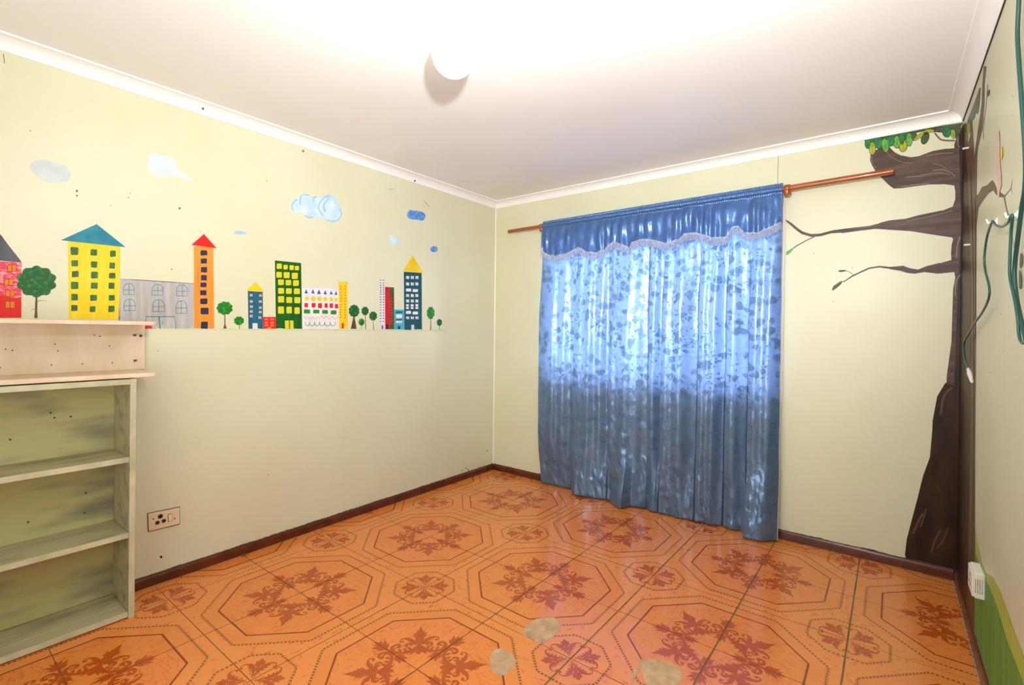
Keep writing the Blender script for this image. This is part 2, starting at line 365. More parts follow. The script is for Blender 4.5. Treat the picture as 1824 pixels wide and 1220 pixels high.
for j in range(-5, 6):
    for i in range(-5, 9):
        # cell between lattice nodes (i,j)-(i+1,j+1);  i grows towards the camera (-y)
        cen = org + ux*((j+.5)*T) - uy*((i+.5)*T)
        if cen.x < -T/2 or cen.x > W+T/2 or cen.y > T/2 or cen.y < -D-T/2: continue
        # big octagon centre = the corner with both indices even
        if abs(i) % 2 == abs(j) % 2: oi_, oj = (i, j) if i % 2 == 0 else (i+1, j+1)
        else: oi_, oj = (i, j+1) if i % 2 == 0 else (i+1, j)
        O = org + ux*(oj*T) - uy*(oi_*T)
        sx = 1 if oj == j else -1; sy = -1 if oi_ == i else 1      # direction from octagon centre into the tile along ux / uy
        gx = .0065 if j >= 0 else .0034; gy = .0032
        # rotate (no mirroring): local +x,+y must map on (sx*ux, sy*uy); pattern is symmetric in the diagonal
        if sx*sy > 0: ang = 0 if sx > 0 else pi; g = (gx, gy)
        else: ang = -pi/2 if sx > 0 else pi/2; g = (gy, gx)
        me = get_tile(*g)
        corners = [O+ux*(sx*a*T)+uy*(sy*b*T) for a in (0, 1) for b in (0, 1)]
        cut = any(p.x < LIM[0] or p.x > LIM[1] or p.y < LIM[2] or p.y > LIM[3] for p in corners)
        mw = Matrix.Translation(O) @ Matrix.Rotation(ang+TR, 4, 'Z')
        if cut:
            bm = bmesh.new(); bm.from_mesh(me); bm.transform(mw)
            for co, no in (((LIM[0], 0, 0), (-1, 0, 0)), ((LIM[1], 0, 0), (1, 0, 0)), ((0, LIM[2], 0), (0, -1, 0)), ((0, LIM[3], 0), (0, 1, 0))):
                bmesh.ops.bisect_plane(bm, geom=bm.verts[:]+bm.edges[:]+bm.faces[:], plane_co=co, plane_no=no, clear_outer=True)
            if not bm.faces: bm.free(); continue
            bm.transform(mw.inverted()); me = bpy.data.meshes.new('tile'); bm.to_mesh(me); bm.free()
            for m in TM: me.materials.append(m)
        t = bpy.data.objects.new('tile', me); C.objects.link(t); t.parent = floor; t.matrix_local = mw
        t.location.z += random.uniform(-.0005, .0005)

# cement patches where the glaze has broken away
Z5 = zoom(600, 820, 3.04)
def patch(pts, label):
    base = [at(x, y, 'z', 0) for x, y in pts]; base = smooth([(p.x, p.y) for p in base], 8, True); n = len(base)
    cx = sum(p[0] for p in base)/n; cy = sum(p[1] for p in base)/n; v = []; f = []
    for r, z in ((1, -.002), (1, .0007), (.93, .0012), (.5, .0013)):
        for k, p in enumerate(base):
            w = 1+(.10*noise.noise((p[0]*45, p[1]*45, 0)) if r > .9 else 0); v.append((cx+(p[0]-cx)*r*w, cy+(p[1]-cy)*r*w, z))
    for a in range(3):
        for k in range(n): f.append((a*n+k, a*n+(k+1) % n, (a+1)*n+(k+1) % n, (a+1)*n+k))
    f.append(tuple(3*n+k for k in range(n)))
    q = MB(); q.add(v, f); o = q.build('cement_patch', M['cement'], floor); o['label'] = label
patch(Z5([(1010, 940), (1045, 880), (1100, 855), (1180, 855), (1215, 885), (1190, 935), (1130, 985), (1095, 990), (1060, 965)]), 'bare cement patch, farthest of the three')
patch(Z5([(830, 1070), (850, 1030), (890, 1020), (940, 1040), (970, 1090), (940, 1140), (890, 1165), (840, 1140)]), 'bare cement patch, left of the three')
patch(Z5([(1645, 1085), (1700, 1078), (1770, 1088), (1850, 1120), (1870, 1175), (1830, 1230), (1740, 1240), (1670, 1200)]), 'bare cement patch nearest the camera')
patch(Z5([(1608, 1135), (1635, 1130), (1625, 1160), (1600, 1205), (1592, 1200)]), 'small cement chip')

# ------------------------------------------------------------------ skirting tiles
SL, SH, ST = .154, .050, .012
def skirting(name, fn, length, start):
    par = bpy.data.objects.new(name, None); C.objects.link(par); tag(par, kind='structure')
    pr = [(0.0005, .0), (ST, .0), (ST, SH*.55), (ST*.85, SH*.8), (ST*.45, SH), (0.0005, SH)]
    s = start; k = 0
    while s < length:
        e = min(s+SL, length); g = .0016; s0 = max(s, .0)
        jz = random.uniform(-.001, .0015); jd = random.uniform(0, .001)
        v = [fn(x+jd*(x > .001), z+(jz if z > .01 else 0), t) for t in (s0+g/2, e-g/2) for x, z in pr]; n = len(pr)
        f = [(i, (i+1) % n, n+(i+1) % n, n+i) for i in range(n)]+[tuple(reversed(range(n))), tuple(range(n, 2*n))]
        q = MB(); q.add(v, f); q.build('skirting_tile', M['skirt'], par); s = e; k += 1
    # grout behind the joints
    q = MB(); v = [fn(x, z, t) for t in (0, length) for x, z in ((0.0003, 0), (ST*.8, 0), (ST*.8, SH*.6), (.0003, SH*.96))]
    q.add(v, [(0, 1, 5, 4), (1, 2, 6, 5), (2, 3, 7, 6)]); q.build('joint_mortar', M['grime'], par)
    # ragged grime line on the wall above, dusty line on the floor in front
    q = MB(); n = int(length/.012); up = []; dn = []; d1 = []; d2 = []
    for i in range(n+1):
        t = length*i/n; a = .004+.008*max(0, noise.noise((t*9, len(name), 3)))+.006*abs(noise.noise((t*60, 2, len(name))))
        up.append(fn(.0012, SH+a, t)); dn.append(fn(.004, SH-.006, t))
        b = .002+.004*abs(noise.noise((t*25, 5, len(name)))); d1.append(fn(ST+.0008, .0015, t)); d2.append(fn(ST+.002+b, .0015, t))
    q.add(up+dn, [(i, i+1, n+2+i, n+1+i) for i in range(n)]); q.build('grime_line', M['grime'], par)
    q = MB(); q.add(d1+d2, [(i, i+1, n+2+i, n+1+i) for i in range(n)]); q.build('dust_line', M['dust'], par)
skirting('baseboard_left', lambda d, z, t: (d, -t, z), D, -.05)
skirting('baseboard_back', lambda d, z, t: (ST+.001+t, -d, z), W-2*ST-.002, -.06)
skirting('baseboard_right', lambda d, z, t: (W-d, -t, z), D, -.10)

# ------------------------------------------------------------------ murals
def poly(name, fn, pts, m, k=1, parent=None, label=None):
    q = MB(); q.poly([fn(p, k) for p in pts]); bm = bmesh.new(); me = q.mesh(name)
    o = link(name, me, m, parent)
    bm.from_mesh(me); bmesh.ops.triangulate(bm, faces=bm.faces[:], ngon_method='EAR_CLIP'); bm.to_mesh(me); bm.free()
    if label: o['label'] = label
    return o
def polys(name, fn, plist, m, k=1, parent=None, label=None):
    q = MB()
    for pts in plist: q.poly([fn(p, k) for p in pts])
    o = q.build(name, m, parent)
    if label: o['label'] = label
    return o
def lines(name, fn, llist, m, k=1, parent=None, label=None):
    """llist: (pts, width(s) in px)"""
    q = MB()
    for pts, w in llist:
        ws = w if isinstance(w, (list, tuple)) else [w]*len(pts)
        for s_ in ribbon2(pts, ws): q.poly([fn(p, k) for p in s_])
    o = q.build(name, m, parent)
    if label: o['label'] = label
    return o
def rect(cx, cy, w, h, j=.0):
    r = lambda: random.uniform(-j, j)
    c = .18
    pts = [(-1+c, -1), (1-c, -1), (1, -1+c), (1, 1-c), (1-c, 1), (-1+c, 1), (-1, 1-c), (-1, -1+c)]
    return [(cx+a*w/2+r(), cy+b*h/2+r()) for a, b in pts]
def ell(cx, cy, rx, ry, n=20): return [(cx+rx*cos(2*pi*i/n), cy+ry*sin(2*pi*i/n)) for i in range(n)]
def blobp(cx, cy, rx, ry, lobes=8, amp=.1, n=48, ph=0): return [(cx+rx*(1+amp*abs(sin(lobes/2*a+ph))-amp/2)*cos(a), cy+ry*(1+amp*abs(sin(lobes/2*a+ph))-amp/2)*sin(a)) for a in [2*pi*i/n for i in range(n)]]
L_ = on_left; WL = wall_left

# red house with slate roof, at the left frame edge
Z = zoom(0, 420, 6.78)
h = poly('painted_house', L_, [(-30, 463)]+Z([(0, 310), (262, 322), (258, 990)])+[(-30, 566)], P['pinkred'], 1, WL, 'pink and red painted house with slate roof')
poly('painted_base', L_, Z([(-180, 720), (0, 720), (256, 760), (258, 990), (-180, 990)]), P['red'], 2, h)
poly('painted_roof', L_, [(-22, 390)]+Z([(0, -20), (20, 0), (100, 110), (180, 210), (250, 300), (256, 322), (0, 300)])+[(-30, 463)], P['slate'], 2, h)
for cx, cy, w_, h_ in ((145, 390, 110, 86), (105, 560, 112, 80), (122, 695, 114, 80), (122, 832, 118, 88), (-30, 375, 60, 80), (-30, 570, 60, 80), (-30, 690, 60, 80), (-30, 830, 60, 80)):
    w = polys('painted_window', L_, [Z(rect(cx, cy, w_, h_, 2))], P['trunk'], 3, h)
    polys('painted_pane', L_, [Z(rect(cx-w_*.24, cy, w_*.42, h_*.88)), Z(rect(cx+w_*.24, cy, w_*.42, h_*.88))], P['amber'], 4, h)
def tree(fn, cx, cy, rx, ry, tw0, tw1, yb, par, label, crown='leaf', lobes=9, xb=None):
    t = poly('painted_tree', fn, blobp(cx, cy, rx, ry, lobes, .16), P[crown], 2, par, label)
    xb = cx if xb is None else xb
    poly('painted_trunk', fn, [(cx-tw0/2, cy+ry*.8), (cx+tw0/2, cy+ry*.8), (cx+(xb-cx)*.7+tw0*.6, cy+ry+(yb-cy-ry)*.7), (xb+tw1/2, yb), (xb-tw1/2, yb), (cx+(xb-cx)*.7-tw0*.6, cy+ry+(yb-cy-ry)*.7)], P['trunk'], 1, t)
    return t
t = tree(L_, 65, 501.5, 34, 26.5, 3.4, 6.2, 566.5, WL, 'painted tree beside the red house', 'leafd', 10, 64)
lines('painted_twig', L_, [(Z([(440, 800), (475, 783), (560, 782)]), [1.3, .8, .4]), (Z([(420, 884), (400, 884), (372, 900)]), [1, .7, .3])], P['trunk'], 1, t)
# yellow tower with teal roof
Z = zoom(100, 390, 6.1)
h = poly('painted_tower', L_, Z([(128, 240), (695, 300), (695, 1095), (135, 1090)]), P['yellow'], 1, WL, 'broad yellow painted tower with teal roof')
poly('painted_roof', L_, Z([(52, 230), (440, 55), (755, 305), (690, 300), (128, 240)]), P['teal'], 2, h)
for cx, cy, w_, h_ in ((198, 348, 84, 82), (202, 480, 72, 66), (207, 600, 76, 68), (202, 722, 80, 78), (200, 850, 70, 72), (198, 968, 72, 68),
                       (408, 364, 70, 70), (412, 494, 70, 66), (416, 610, 72, 70), (414, 724, 74, 66), (408, 856, 72, 66), (396, 978, 64, 66),
                       (616, 378, 62, 66), (608, 506, 60, 62), (610, 616, 68, 60), (602, 727, 64, 66), (605, 856, 66, 60), (602, 975, 66, 68)):
    polys('painted_window', L_, [Z(rect(cx, cy, w_, h_, 3))], P['green_w'], 2, h)
# grey hall
Z = zoom(200, 400, 6.1)
h = poly('painted_hall', L_, Z([(88, 592), (500, 612), (888, 640), (892, 1135), (60, 1135)]), P['grey'], 1, WL, 'grey painted hall with teal arched windows')
lines('painted_roof_line', L_, [(Z([(88, 594), (300, 602), (600, 622), (888, 642)]), [.6, 1.0, 1.2, .6])], P['slate'], 2, h)
for cx, cy, w_, h_ in ((180, 700, 116, 120), (188, 872, 124, 124), (493, 708, 120, 120), (503, 880, 128, 130), (757, 715, 118, 122), (750, 896, 116, 138)):
    x0, x1, y0, y1 = cx-w_/2, cx+w_/2, cy-h_/2, cy+h_/2; ym = y0+h_*.45
    arch = [(cx-w_/2*cos(a), ym-(ym-y0)*sin(a)) for a in [pi*i/8 for i in range(9)]]
    wd = .95
    lines('painted_window', L_, [(Z([(x0, y1)]+arch+[(x1, y1), (x0, y1)]), wd), (Z([(cx, y0), (cx, y1)]), wd), (Z([(x0, cy+h_*.08), (x1, cy+h_*.08)]), wd)], P['tealine'], 2, h)
lines('painted_door', L_, [(Z([(362, 1100), (362, 1000), (680, 1000), (692, 1130)]), 1.4), (Z([(508, 1000), (520, 1130)]), 2.2), (Z([(535, 1050), (548, 1068), (540, 1085)]), 1.2)], P['tealine'], 2, h)
# orange tower with red roof
h = poly('painted_tower', L_, Z([(884, 232), (1098, 250), (1110, 1135), (890, 1135)]), P['orange'], 1, WL, 'narrow orange painted tower with red roof')
poly('painted_roof', L_, Z([(858, 222), (996, 102), (1136, 258)]), P['red'], 2, h)
for cx, cy, w_, h_ in ((995, 307, 74, 56), (995, 396, 66, 56), (996, 490, 66, 60), (996, 578, 62, 60), (990, 656, 66, 50), (988, 740, 68, 58), (996, 832, 78, 60), (1003, 940, 88, 72), (1000, 1094, 74, 76)):
    polys('painted_window', L_, [Z(rect(cx, cy, w_, h_, 2))], P['navy'], 2, h)
tree(L_, *Z([(1222, 908)])[0], 13.6, 11.4, 1.6, 6.5, 585.2, WL, 'painted tree right of the orange tower', 'leaf', 9, 400.8)
tree(L_, *Z([(1377, 1045)])[0], 8.6, 7.4, 1.0, 1.3, 586, WL, 'small painted bush left of the blue tower', 'leaf', 8, 427)
# steel blue tower, red shed, dark green block
Z = zoom(410, 450, 8.133)
h = poly('painted_tower', L_, Z([(255, 555), (472, 570), (478, 1105), (265, 1105)]), P['steel'], 1, WL, 'small steel blue painted tower with yellow roof')
poly('painted_roof', L_, Z([(238, 550), (368, 422), (494, 568)]), P['gold'], 2, h)
for cx, cy in ((304, 615), (440, 620), (306, 706), (438, 708), (308, 782), (436, 797), (306, 852), (436, 860), (305, 918), (430, 940)):
    w = polys('painted_window', L_, [Z(rect(cx, cy, 56, 50))], P['slate'], 2, h)
    polys('painted_pane', L_, [Z(rect(cx+a*11, cy+b*9, 17, 12)) for a in (-1, 1) for b in (-1, 1)], P['white'], 3, h)
poly('painted_door', L_, Z([(325, 1022), (395, 1022), (398, 1103), (325, 1103)]), P['white'], 2, h)
h = poly('painted_shed', L_, Z([(476, 932), (660, 930), (664, 1103), (480, 1103)]), P['red'], 1, WL, 'low red painted shed')
polys('painted_window', L_, [Z(rect(cx, cy, 52, 24)) for cx in (526, 608) for cy in (966, 1014, 1052)]+[Z([(510, 1100), (560, 1076), (600, 1076), (585, 1100)])], P['salmon'], 2, h)
h = poly('painted_block', L_, Z([(648, 112), (1028, 150), (1042, 1103), (664, 1103)]), P['dgreen'], 1, WL, 'tall dark green painted block with yellow windows')
for cx, cy, w_, h_ in ((712, 195, 74, 76), (802, 210, 62, 66), (890, 218, 62, 68), (968, 224, 58, 64), (710, 320, 80, 84), (818, 326, 86, 86), (936, 336, 88, 88), (734, 428, 82, 80), (844, 434, 78, 76), (952, 440, 82, 80),
                       (738, 552, 84, 84), (850, 556, 84, 80), (966, 560, 84, 82), (738, 676, 88, 92), (856, 686, 86, 88), (974, 688, 86, 86), (736, 830, 86, 106), (854, 832, 80, 98), (970, 840, 78, 94)):
    polys('painted_window', L_, [Z(rect(cx, cy, w_, h_, 2))], P['lime'], 2, h)
polys('painted_door', L_, [Z([(792, 985), (852, 982), (854, 1102), (796, 1102)]), Z([(864, 982), (916, 982), (920, 1102), (866, 1102)])], P['lime'], 2, h)
# white house of shapes
Z = zoom(530, 480, 10.167)
h = poly('painted_house', L_, Z([(82, 330), (740, 345), (750, 1078), (90, 1085)]), P['white'], 1, WL, 'white painted house covered in coloured shapes')
for cx, cy, s_ in ((156, 395, 32), (278, 395, 32), (388, 402, 36), (502, 412, 31), (610, 418, 29), (697, 424, 28)):
    poly('painted_triangle', L_, Z([(cx, cy-s_*1.25), (cx+s_, cy+s_*1.2), (cx-s_, cy+s_*1.15)]), P['blue'], 2, h)
for cx, cy, rx, ry in ((166, 526, 38, 36), (286, 530, 44, 44), (397, 535, 40, 42), (504, 538, 37, 38), (611, 541, 33, 38), (700, 548, 31, 40)):
    poly('painted_disc', L_, Z(ell(cx, cy, rx, ry)), P['gold'], 2, h)
for cx, cy, w_, h_ in ((158, 645, 66, 72), (290, 648, 70, 80), (408, 654, 74, 88), (518, 652, 56, 80), (612, 654, 60, 80), (705, 664, 58, 82)):
    poly('painted_square', L_, Z(rect(cx, cy, w_, h_, 3)), P['red'], 2, h)
for cx, cy, w_, h_ in ((172, 760, 118, 72), (338, 762, 112, 66), (499, 768, 102, 68), (652, 775, 102, 72)):
    poly('painted_rectangle', L_, Z(rect(cx, cy, w_, h_, 3)), P['ltgreen'], 2, h)
lines('painted_zigzag', L_, [(Z([(116, 848), (155, 902), (182, 848), (232, 900), (262, 848), (318, 898), (348, 848), (400, 895), (424, 840), (484, 890), (516, 842), (582, 900), (630, 848), (684, 905), (734, 848)]), 1.0)], P['salmon'], 2, h)
sc = []
for i, x in enumerate((140, 218, 308, 398, 490, 592)):
    x1 = (218, 308, 398, 490, 592, 686)[i]; sc += [(x+(x1-x)*(.5-.5*cos(a)), 945+75*sin(a)**.7) for a in [max(1e-6, pi*j/10) if j < 10 else pi-1e-6 for j in range(11)]]
lines('painted_scallops', L_, [(Z(sc), 1.1)], P['olive'], 2, h)
# yellow chimney tower
h = poly('painted_tower', L_, Z([(745, 240), (905, 245), (912, 1075), (758, 1075)]), P['gold'], 1, WL, 'slim yellow painted tower with flat olive cap')
poly('painted_cap', L_, Z([(732, 216), (918, 222), (915, 248), (735, 240)]), P['lime'], 2, h)
polys('painted_window', L_, [Z(rect(x, y, 20, 17)) for x in (780, 860) for y in (306, 360, 415, 462, 520, 570, 632, 682, 730, 775, 822, 872)], P['red'], 2, h)
poly('painted_door', L_, Z([(802, 968), (838, 966), (836, 1068), (800, 1068)]), P['red'], 2, h)
t = poly('painted_tree', L_, Z(blobp(1024, 750, 94, 108, 10, .14)), P['leafd'], 2, WL, 'large painted tree with a flared brown trunk')
poly('painted_trunk', L_, Z([(1014, 840), (1030, 840), (1070, 1075), (965, 1075)]), P['trunk'], 1, t)
tree(L_, *Z([(1158, 952)])[0], 5.2, 6.0, .5, .8, 586, WL, 'small painted bush beside the flared tree', 'leaf', 7)
tree(L_, *Z([(1224, 750)])[0], 6.2, 7.4, 1.0, 1.2, 586.3, WL, 'thin painted tree, middle of three', 'leafd', 8, 651.5)
tree(L_, *Z([(1370, 842)])[0], 6.8, 7.8, .8, 1.2, 586.6, WL, 'thin painted tree left of the lilac tower', 'leafd', 8, 665.4)
# right group
Z = zoom(660, 440, 7.63)
h = poly('painted_tower', L_, Z([(126, 430), (188, 432), (192, 1115), (132, 1115)]), P['white'], 1, WL, 'thin white painted tower with dotted windows')
polys('painted_window', L_, [Z(rect(x, y, 14, 15)) for x in (138, 177) for y in (450, 488, 520, 552, 584, 612, 640, 678, 714, 750, 786, 820, 855, 895, 932, 970, 1010)], P['navy'], 2, h)
poly('painted_door', L_, Z([(150, 1062), (172, 1062), (172, 1112), (150, 1112)]), P['blue'], 2, h)
h = poly('painted_tower', L_, Z([(196, 540), (262, 545), (264, 1117), (200, 1117)]), P['redline'], 1, WL, 'crimson painted tower')
poly('painted_door', L_, Z([(214, 1048), (242, 1048), (244, 1116), (210, 1116)]), P['navy'], 2, h)
lines('painted_mark', L_, [(Z([(208, y), (238, y+2)]), .5) for y in (576, 602, 664, 702, 846)]+[(Z([(212, 944), (240, 948)]), 1.1)], P['trunk'], 2, h)
h = poly('painted_tower', L_, Z([(262, 545), (320, 548), (322, 1117), (264, 1117)]), paint('moss', (46, 100, 44)), 1, WL, 'dark green painted tower with red ladder')
polys('painted_rung', L_, [Z(rect(285, y, 40, 24, 2)) for y in range(575, 1070, 38)], P['trunk'], 2, h)
polys('painted_rung', L_, [Z(rect(284, y, 36, 14, 2)) for y in range(700, 1070, 38)], P['red'], 3, h)
h = poly('painted_shop', L_, Z([(322, 848), (456, 852), (458, 1120), (324, 1120)]), P['cyan'], 1, WL, 'low cyan painted shop')
polys('painted_window', L_, [Z(rect(388, 940, 84, 50)), Z(rect(388, 1016, 84, 34))], P['white'], 2, h)
polys('painted_awning', L_, [Z(rect(388, 885, 88, 18)), Z(rect(386, 990, 78, 16)), Z(rect(388, 1096, 30, 44))], P['navy'], 3, h)
h = poly('painted_tower', L_, Z([(452, 335), (695, 352), (700, 1128), (460, 1125)]), P['petrol'], 1, WL, 'tall petrol blue painted tower with pointed yellow roof')
poly('painted_roof', L_, Z([(438, 328), (574, 112), (718, 355)]), P['gold'], 2, h)
ws = []
for y in (412, 500, 658, 732, 960):
    for x in (504, 567, 630): ws += [rect(x-10, y, 18, 40 if y < 900 else 34, 1), rect(x+11, y+2, 18, 40 if y < 900 else 34, 1)]
for y in (584, 888):
    ws += [rect(516, y, 70, 42, 1), rect(608, y+8, 72, 40, 1)]
for x in (502, 566, 630): ws += [rect(x, 792, 38, 30, 1), rect(x, 828, 38, 26, 1)]
for w_ in ws: polys('painted_window', L_, [Z(w_)], P['white'], 2, h)
poly('painted_door', L_, Z([(554, 1056), (592, 1056), (596, 1126), (556, 1126)]), P['cloud1'], 2, h)
tree(L_, *Z([(818, 895)])[0], 6.8, 10.6, 1.2, 2.0, 588.6, WL, 'taller painted tree at the right end of the city', 'leaf', 8)
tree(L_, *Z([(936, 1024)])[0], 4.6, 6.0, .7, 1.2, 588.4, WL, 'small painted tree at the right end of the city', 'leafd', 6)
# grass fringe under the city
q = MB(); xs = list(range(278, 796, 2)); y0 = lambda x: 585.6+(x-278)*.0062
for i, x in enumerate(xs[:-1]):
    a = 1.0+3.2*max(0, noise.noise((x*.045, 1, 1)))+1.0*abs(noise.noise((x*.5, 4, 1))); b = 1.0+3.2*max(0, noise.noise(((x+2)*.045, 1, 1)))+1.0*abs(noise.noise(((x+2)*.5, 4, 1)))
    q.poly([L_((x, y0(x)+1.2), 1.5), L_((x+2, y0(x+2)+1.2), 1.5), L_((x+2, y0(x+2)-b), 1.5), L_((x, y0(x)-a), 1.5)])
q.build('painted_grass', P['grass'], WL)
poly('painted_red_scrap', L_, [(243, 585.5), (247, 580), (270, 580), (271, 585)], P['red'], 3, WL)
# clouds
poly('painted_cloud', L_, smooth([(53, 298), (62, 286), (80, 285), (100, 290), (118, 296), (126, 310), (120, 322), (102, 325), (84, 324), (64, 312)], 4, True), P['cloud1'], 1, WL, 'faint grey oval cloud')
poly('painted_cloud', L_, smooth([(263, 300), (266, 278), (276, 273), (286, 276), (300, 278), (311, 285), (316, 302), (330, 312), (343, 318), (334, 321), (318, 315), (306, 314), (294, 316), (272, 311)], 4, True), P['cloud2'], 1, WL, 'faint cloud with a trailing tail')
Z = zoom(400, 230, 3.648)
cl = poly('painted_cloud', L_, smooth(Z([(432, 500), (445, 465), (480, 440), (515, 418), (550, 430), (575, 440), (600, 435), (630, 440), (670, 424), (712, 432), (735, 480), (762, 525), (758, 570), (720, 600), (670, 600), (620, 575), (575, 578), (530, 565), (500, 545), (460, 548)]), 3, True), P['cloud3'], 1, WL, 'large pale blue cloud')
lines('painted_brush_line', L_, [(smooth(Z(p), 5), 2.4) for p in ([(490, 490), (495, 440), (520, 425), (548, 432)], [(445, 530), (440, 490), (470, 455)], [(575, 470), (580, 445), (600, 438)], [(640, 560), (610, 510), (640, 450), (690, 430)], [(655, 540), (645, 495), (680, 445)], [(660, 590), (720, 598), (758, 560), (750, 515)], [(520, 560), (550, 575), (575, 570)])], P['cloudl'], 2, cl)
Z = zoom(600, 260, 6.08)
poly('painted_cloud', L_, smooth(Z([(760, 740), (785, 695), (835, 700), (915, 710), (960, 750), (935, 805), (880, 800), (820, 795), (775, 780)]), 4, True), P['cloud4'], 1, WL, 'short strong blue cloud')
poly('painted_cloud', L_, smooth(Z([(560, 1050), (570, 990), (590, 962), (610, 985), (650, 985), (665, 1025), (705, 1048), (650, 1065), (600, 1060)]), 4, True), P['cloud3'], 1, WL, 'small pale cloud above the lilac tower')
poly('painted_cloud', L_, Z(blobp(1052, 1117, 40, 32, 9, .12)), P['cloud4'], 1, WL, 'tiny dark blue cloud by the pointed roof')
poly('painted_cloud', L_, smooth([(416, 414), (422, 411), (432, 412), (440, 416), (430, 417.5), (420, 417)], 3, True), P['cloudl'], 1, WL, 'thin blue wisp')
# marks and nail holes on the left wall
def spot(fn, x, y, r, m, par, k=2): poly('wall_mark', fn, ell(x, y, r, r, 8), m, k, par)
for x, y, r in ((137, 340, 2.2), (137, 348.5, 1.8), (320, 371, 2.2), (287, 992, 2.4), (540, 269, 2.2), (54, 233, 1.2), (306, 479.5, 1.2), (232, 344, 1), (475, 322, 1), (197, 366, 1), (229, 352, 1.2), (830, 834, 1.2), (823, 838, 1.2), (834, 837, 1.4), (868, 803, 1.2), (478, 846, 1), (282, 625, 1)):
    spot(L_, x, y, r, M['nail'] if y < 900 else M['crack_shade'], WL)
lines('wall_scratch', L_, [([(6, 96), (8, 113)], [1.6, 1.2]), ([(693, 337), (702, 337)], [.8, .5]), ([(755, 357), (760, 363), (765, 369)], [.6, 1, .5])], M['nail'], 1, WL)
for x, y in ((361, 193.5), (739, 322)):
    p = at(x, y, 'x', .012); boxo('nail', (p.x-.006, p.y-.004, p.z-.005), (p.x+.006, p.y+.004, p.z+.004), M['screw'], wall_left)

# ---- tree mural on the window wall
B_ = on_back; WB = wall_back
Z8 = zoom(1520, 200, 8.135); Z7 = zoom(1380, 340, 5.365); Z6 = zoom(1600, 560, 1.848)
edge = Z8([(1615, 150), (1500, 340), (1462, 470), (1465, 520)])
top_branch = Z8([(1350, 530), (1150, 565), (1040, 605), (950, 640), (830, 655), (700, 630), (600, 580), (520, 500), (400, 500), (255, 600), (250, 700), (280, 770), (330, 850), (430, 960), (510, 1040), (590, 1100), (700, 1095), (900, 1065), (1100, 1040), (1300, 1040), (1460, 1060)])
edge2 = Z7([(1725, 0), (1725, 80), (1700, 150)])
br2 = Z7([(1600, 190), (1500, 210), (1380, 235), (1250, 270), (1100, 285), (1000, 310), (900, 335), (750, 350), (560, 375), (430, 408), (350, 412), (270, 390), (220, 355), (160, 305), (100, 270), (115, 298), (165, 340), (205, 375), (260, 415), (350, 440), (440, 433), (540, 405), (640, 400), (800, 378), (960, 358), (1100, 367), (1300, 380), (1500, 412), (1690, 440)])
edge3 = Z7([(1705, 460), (1690, 520), (1684, 600), (1688, 660)])
br3 = Z7([(1580, 690), (1450, 722), (1370, 755), (1290, 742), (1220, 716), (1100, 726), (1000, 716), (900, 732), (800, 778), (740, 806), (700, 835), (650, 868), (660, 872), (745, 818), (805, 790), (905, 745), (1000, 732), (1100, 745), (1200, 760), (1270, 782), (1340, 788), (1430, 772), (1560, 788), (1715, 772)])
edge4 = Z7([(1725, 830), (1705, 930), (1700, 1073)])+Z6([(175, 90), (160, 200), (158, 230), (128, 270), (113, 350), (112, 380), (104, 470), (82, 530), (62, 610), (46, 670), (28, 740), (22, 790), (28, 812)])
tr_ = poly('painted_tree', B_, edge+top_branch+edge2+br2+edge3+br3+edge4+[(1700, 1021), (1712, 1012), (1717, 620), (1724, 221)], P['brown'], 1, WB, 'huge brown painted tree with long bare branches')
poly('painted_trunk', B_, Z6([(155, 225), (200, 240), (196, 846), (170, 836), (28, 812), (22, 790), (28, 740), (46, 670), (62, 610), (82, 530), (104, 470), (112, 380), (113, 350), (128, 270)]), P['barkd'], 2, tr_, 'darker lower trunk')
poly('painted_trunk', B_, [(1708, 240), (1724, 224), (1720, 600), (1714, 800), (1712, 1012), (1697, 1005), (1699, 700), (1706, 520), (1712, 400)], P['barkd'], 3, tr_)
lines('painted_outline', B_, [(top_branch[0:6], 1.2), (top_branch[9:16], 1.8), (br2[0:6], 1.6), (br2[22:29], 1.8), (br3[0:5], 1.4), (br3[17:24], 1.4), (top_branch[14:20], 1.4)], P['slate'], 2, tr_)
lines('painted_highlight', B_, [(smooth(Z8(p), 4), w) for p, w in (
    ([(700, 1080), (900, 1050), (1100, 1030)], 1.6), ([(760, 940), (950, 925), (1080, 895), (1250, 880), (1400, 905)], 1.4), ([(1150, 840), (1300, 830), (1400, 870), (1480, 930)], 1.8),
    ([(1150, 740), (1250, 760), (1350, 820)], 1.0), ([(1050, 640), (1250, 600), (1450, 590)], 1.4), ([(480, 560), (540, 640), (700, 720), (850, 735)], 1.0), ([(270, 640), (270, 720), (330, 810)], 1.0), ([(1520, 360), (1515, 460), (1540, 510)], 2.0))], P['highl'], 3, tr_)
lines('painted_highlight', B_, [(smooth(Z7(p), 4), w) for p, w in (([(1260, 290), (1450, 250), (1700, 190)], 1.4), ([(1770, 440), (1745, 520), (1735, 640)], 2.4), ([(1770, 800), (1730, 880), (1725, 1000)], 2.6), ([(700, 360), (850, 350), (1000, 330)], .9))], P['highl'], 3, tr_)
lines('painted_highlight', B_, [(smooth(Z6(p), 4), w) for p, w in (([(178, 240), (150, 270), (140, 330)], 4), ([(80, 655), (62, 690), (48, 722)], 5), ([(92, 640), (80, 680), (72, 700)], 3), ([(140, 710), (120, 745), (108, 785)], 3.5), ([(165, 700), (150, 740), (128, 770)], 2.5), ([(128, 560), (134, 575), (140, 582)], 1.5))], P['highd'], 3, tr_)
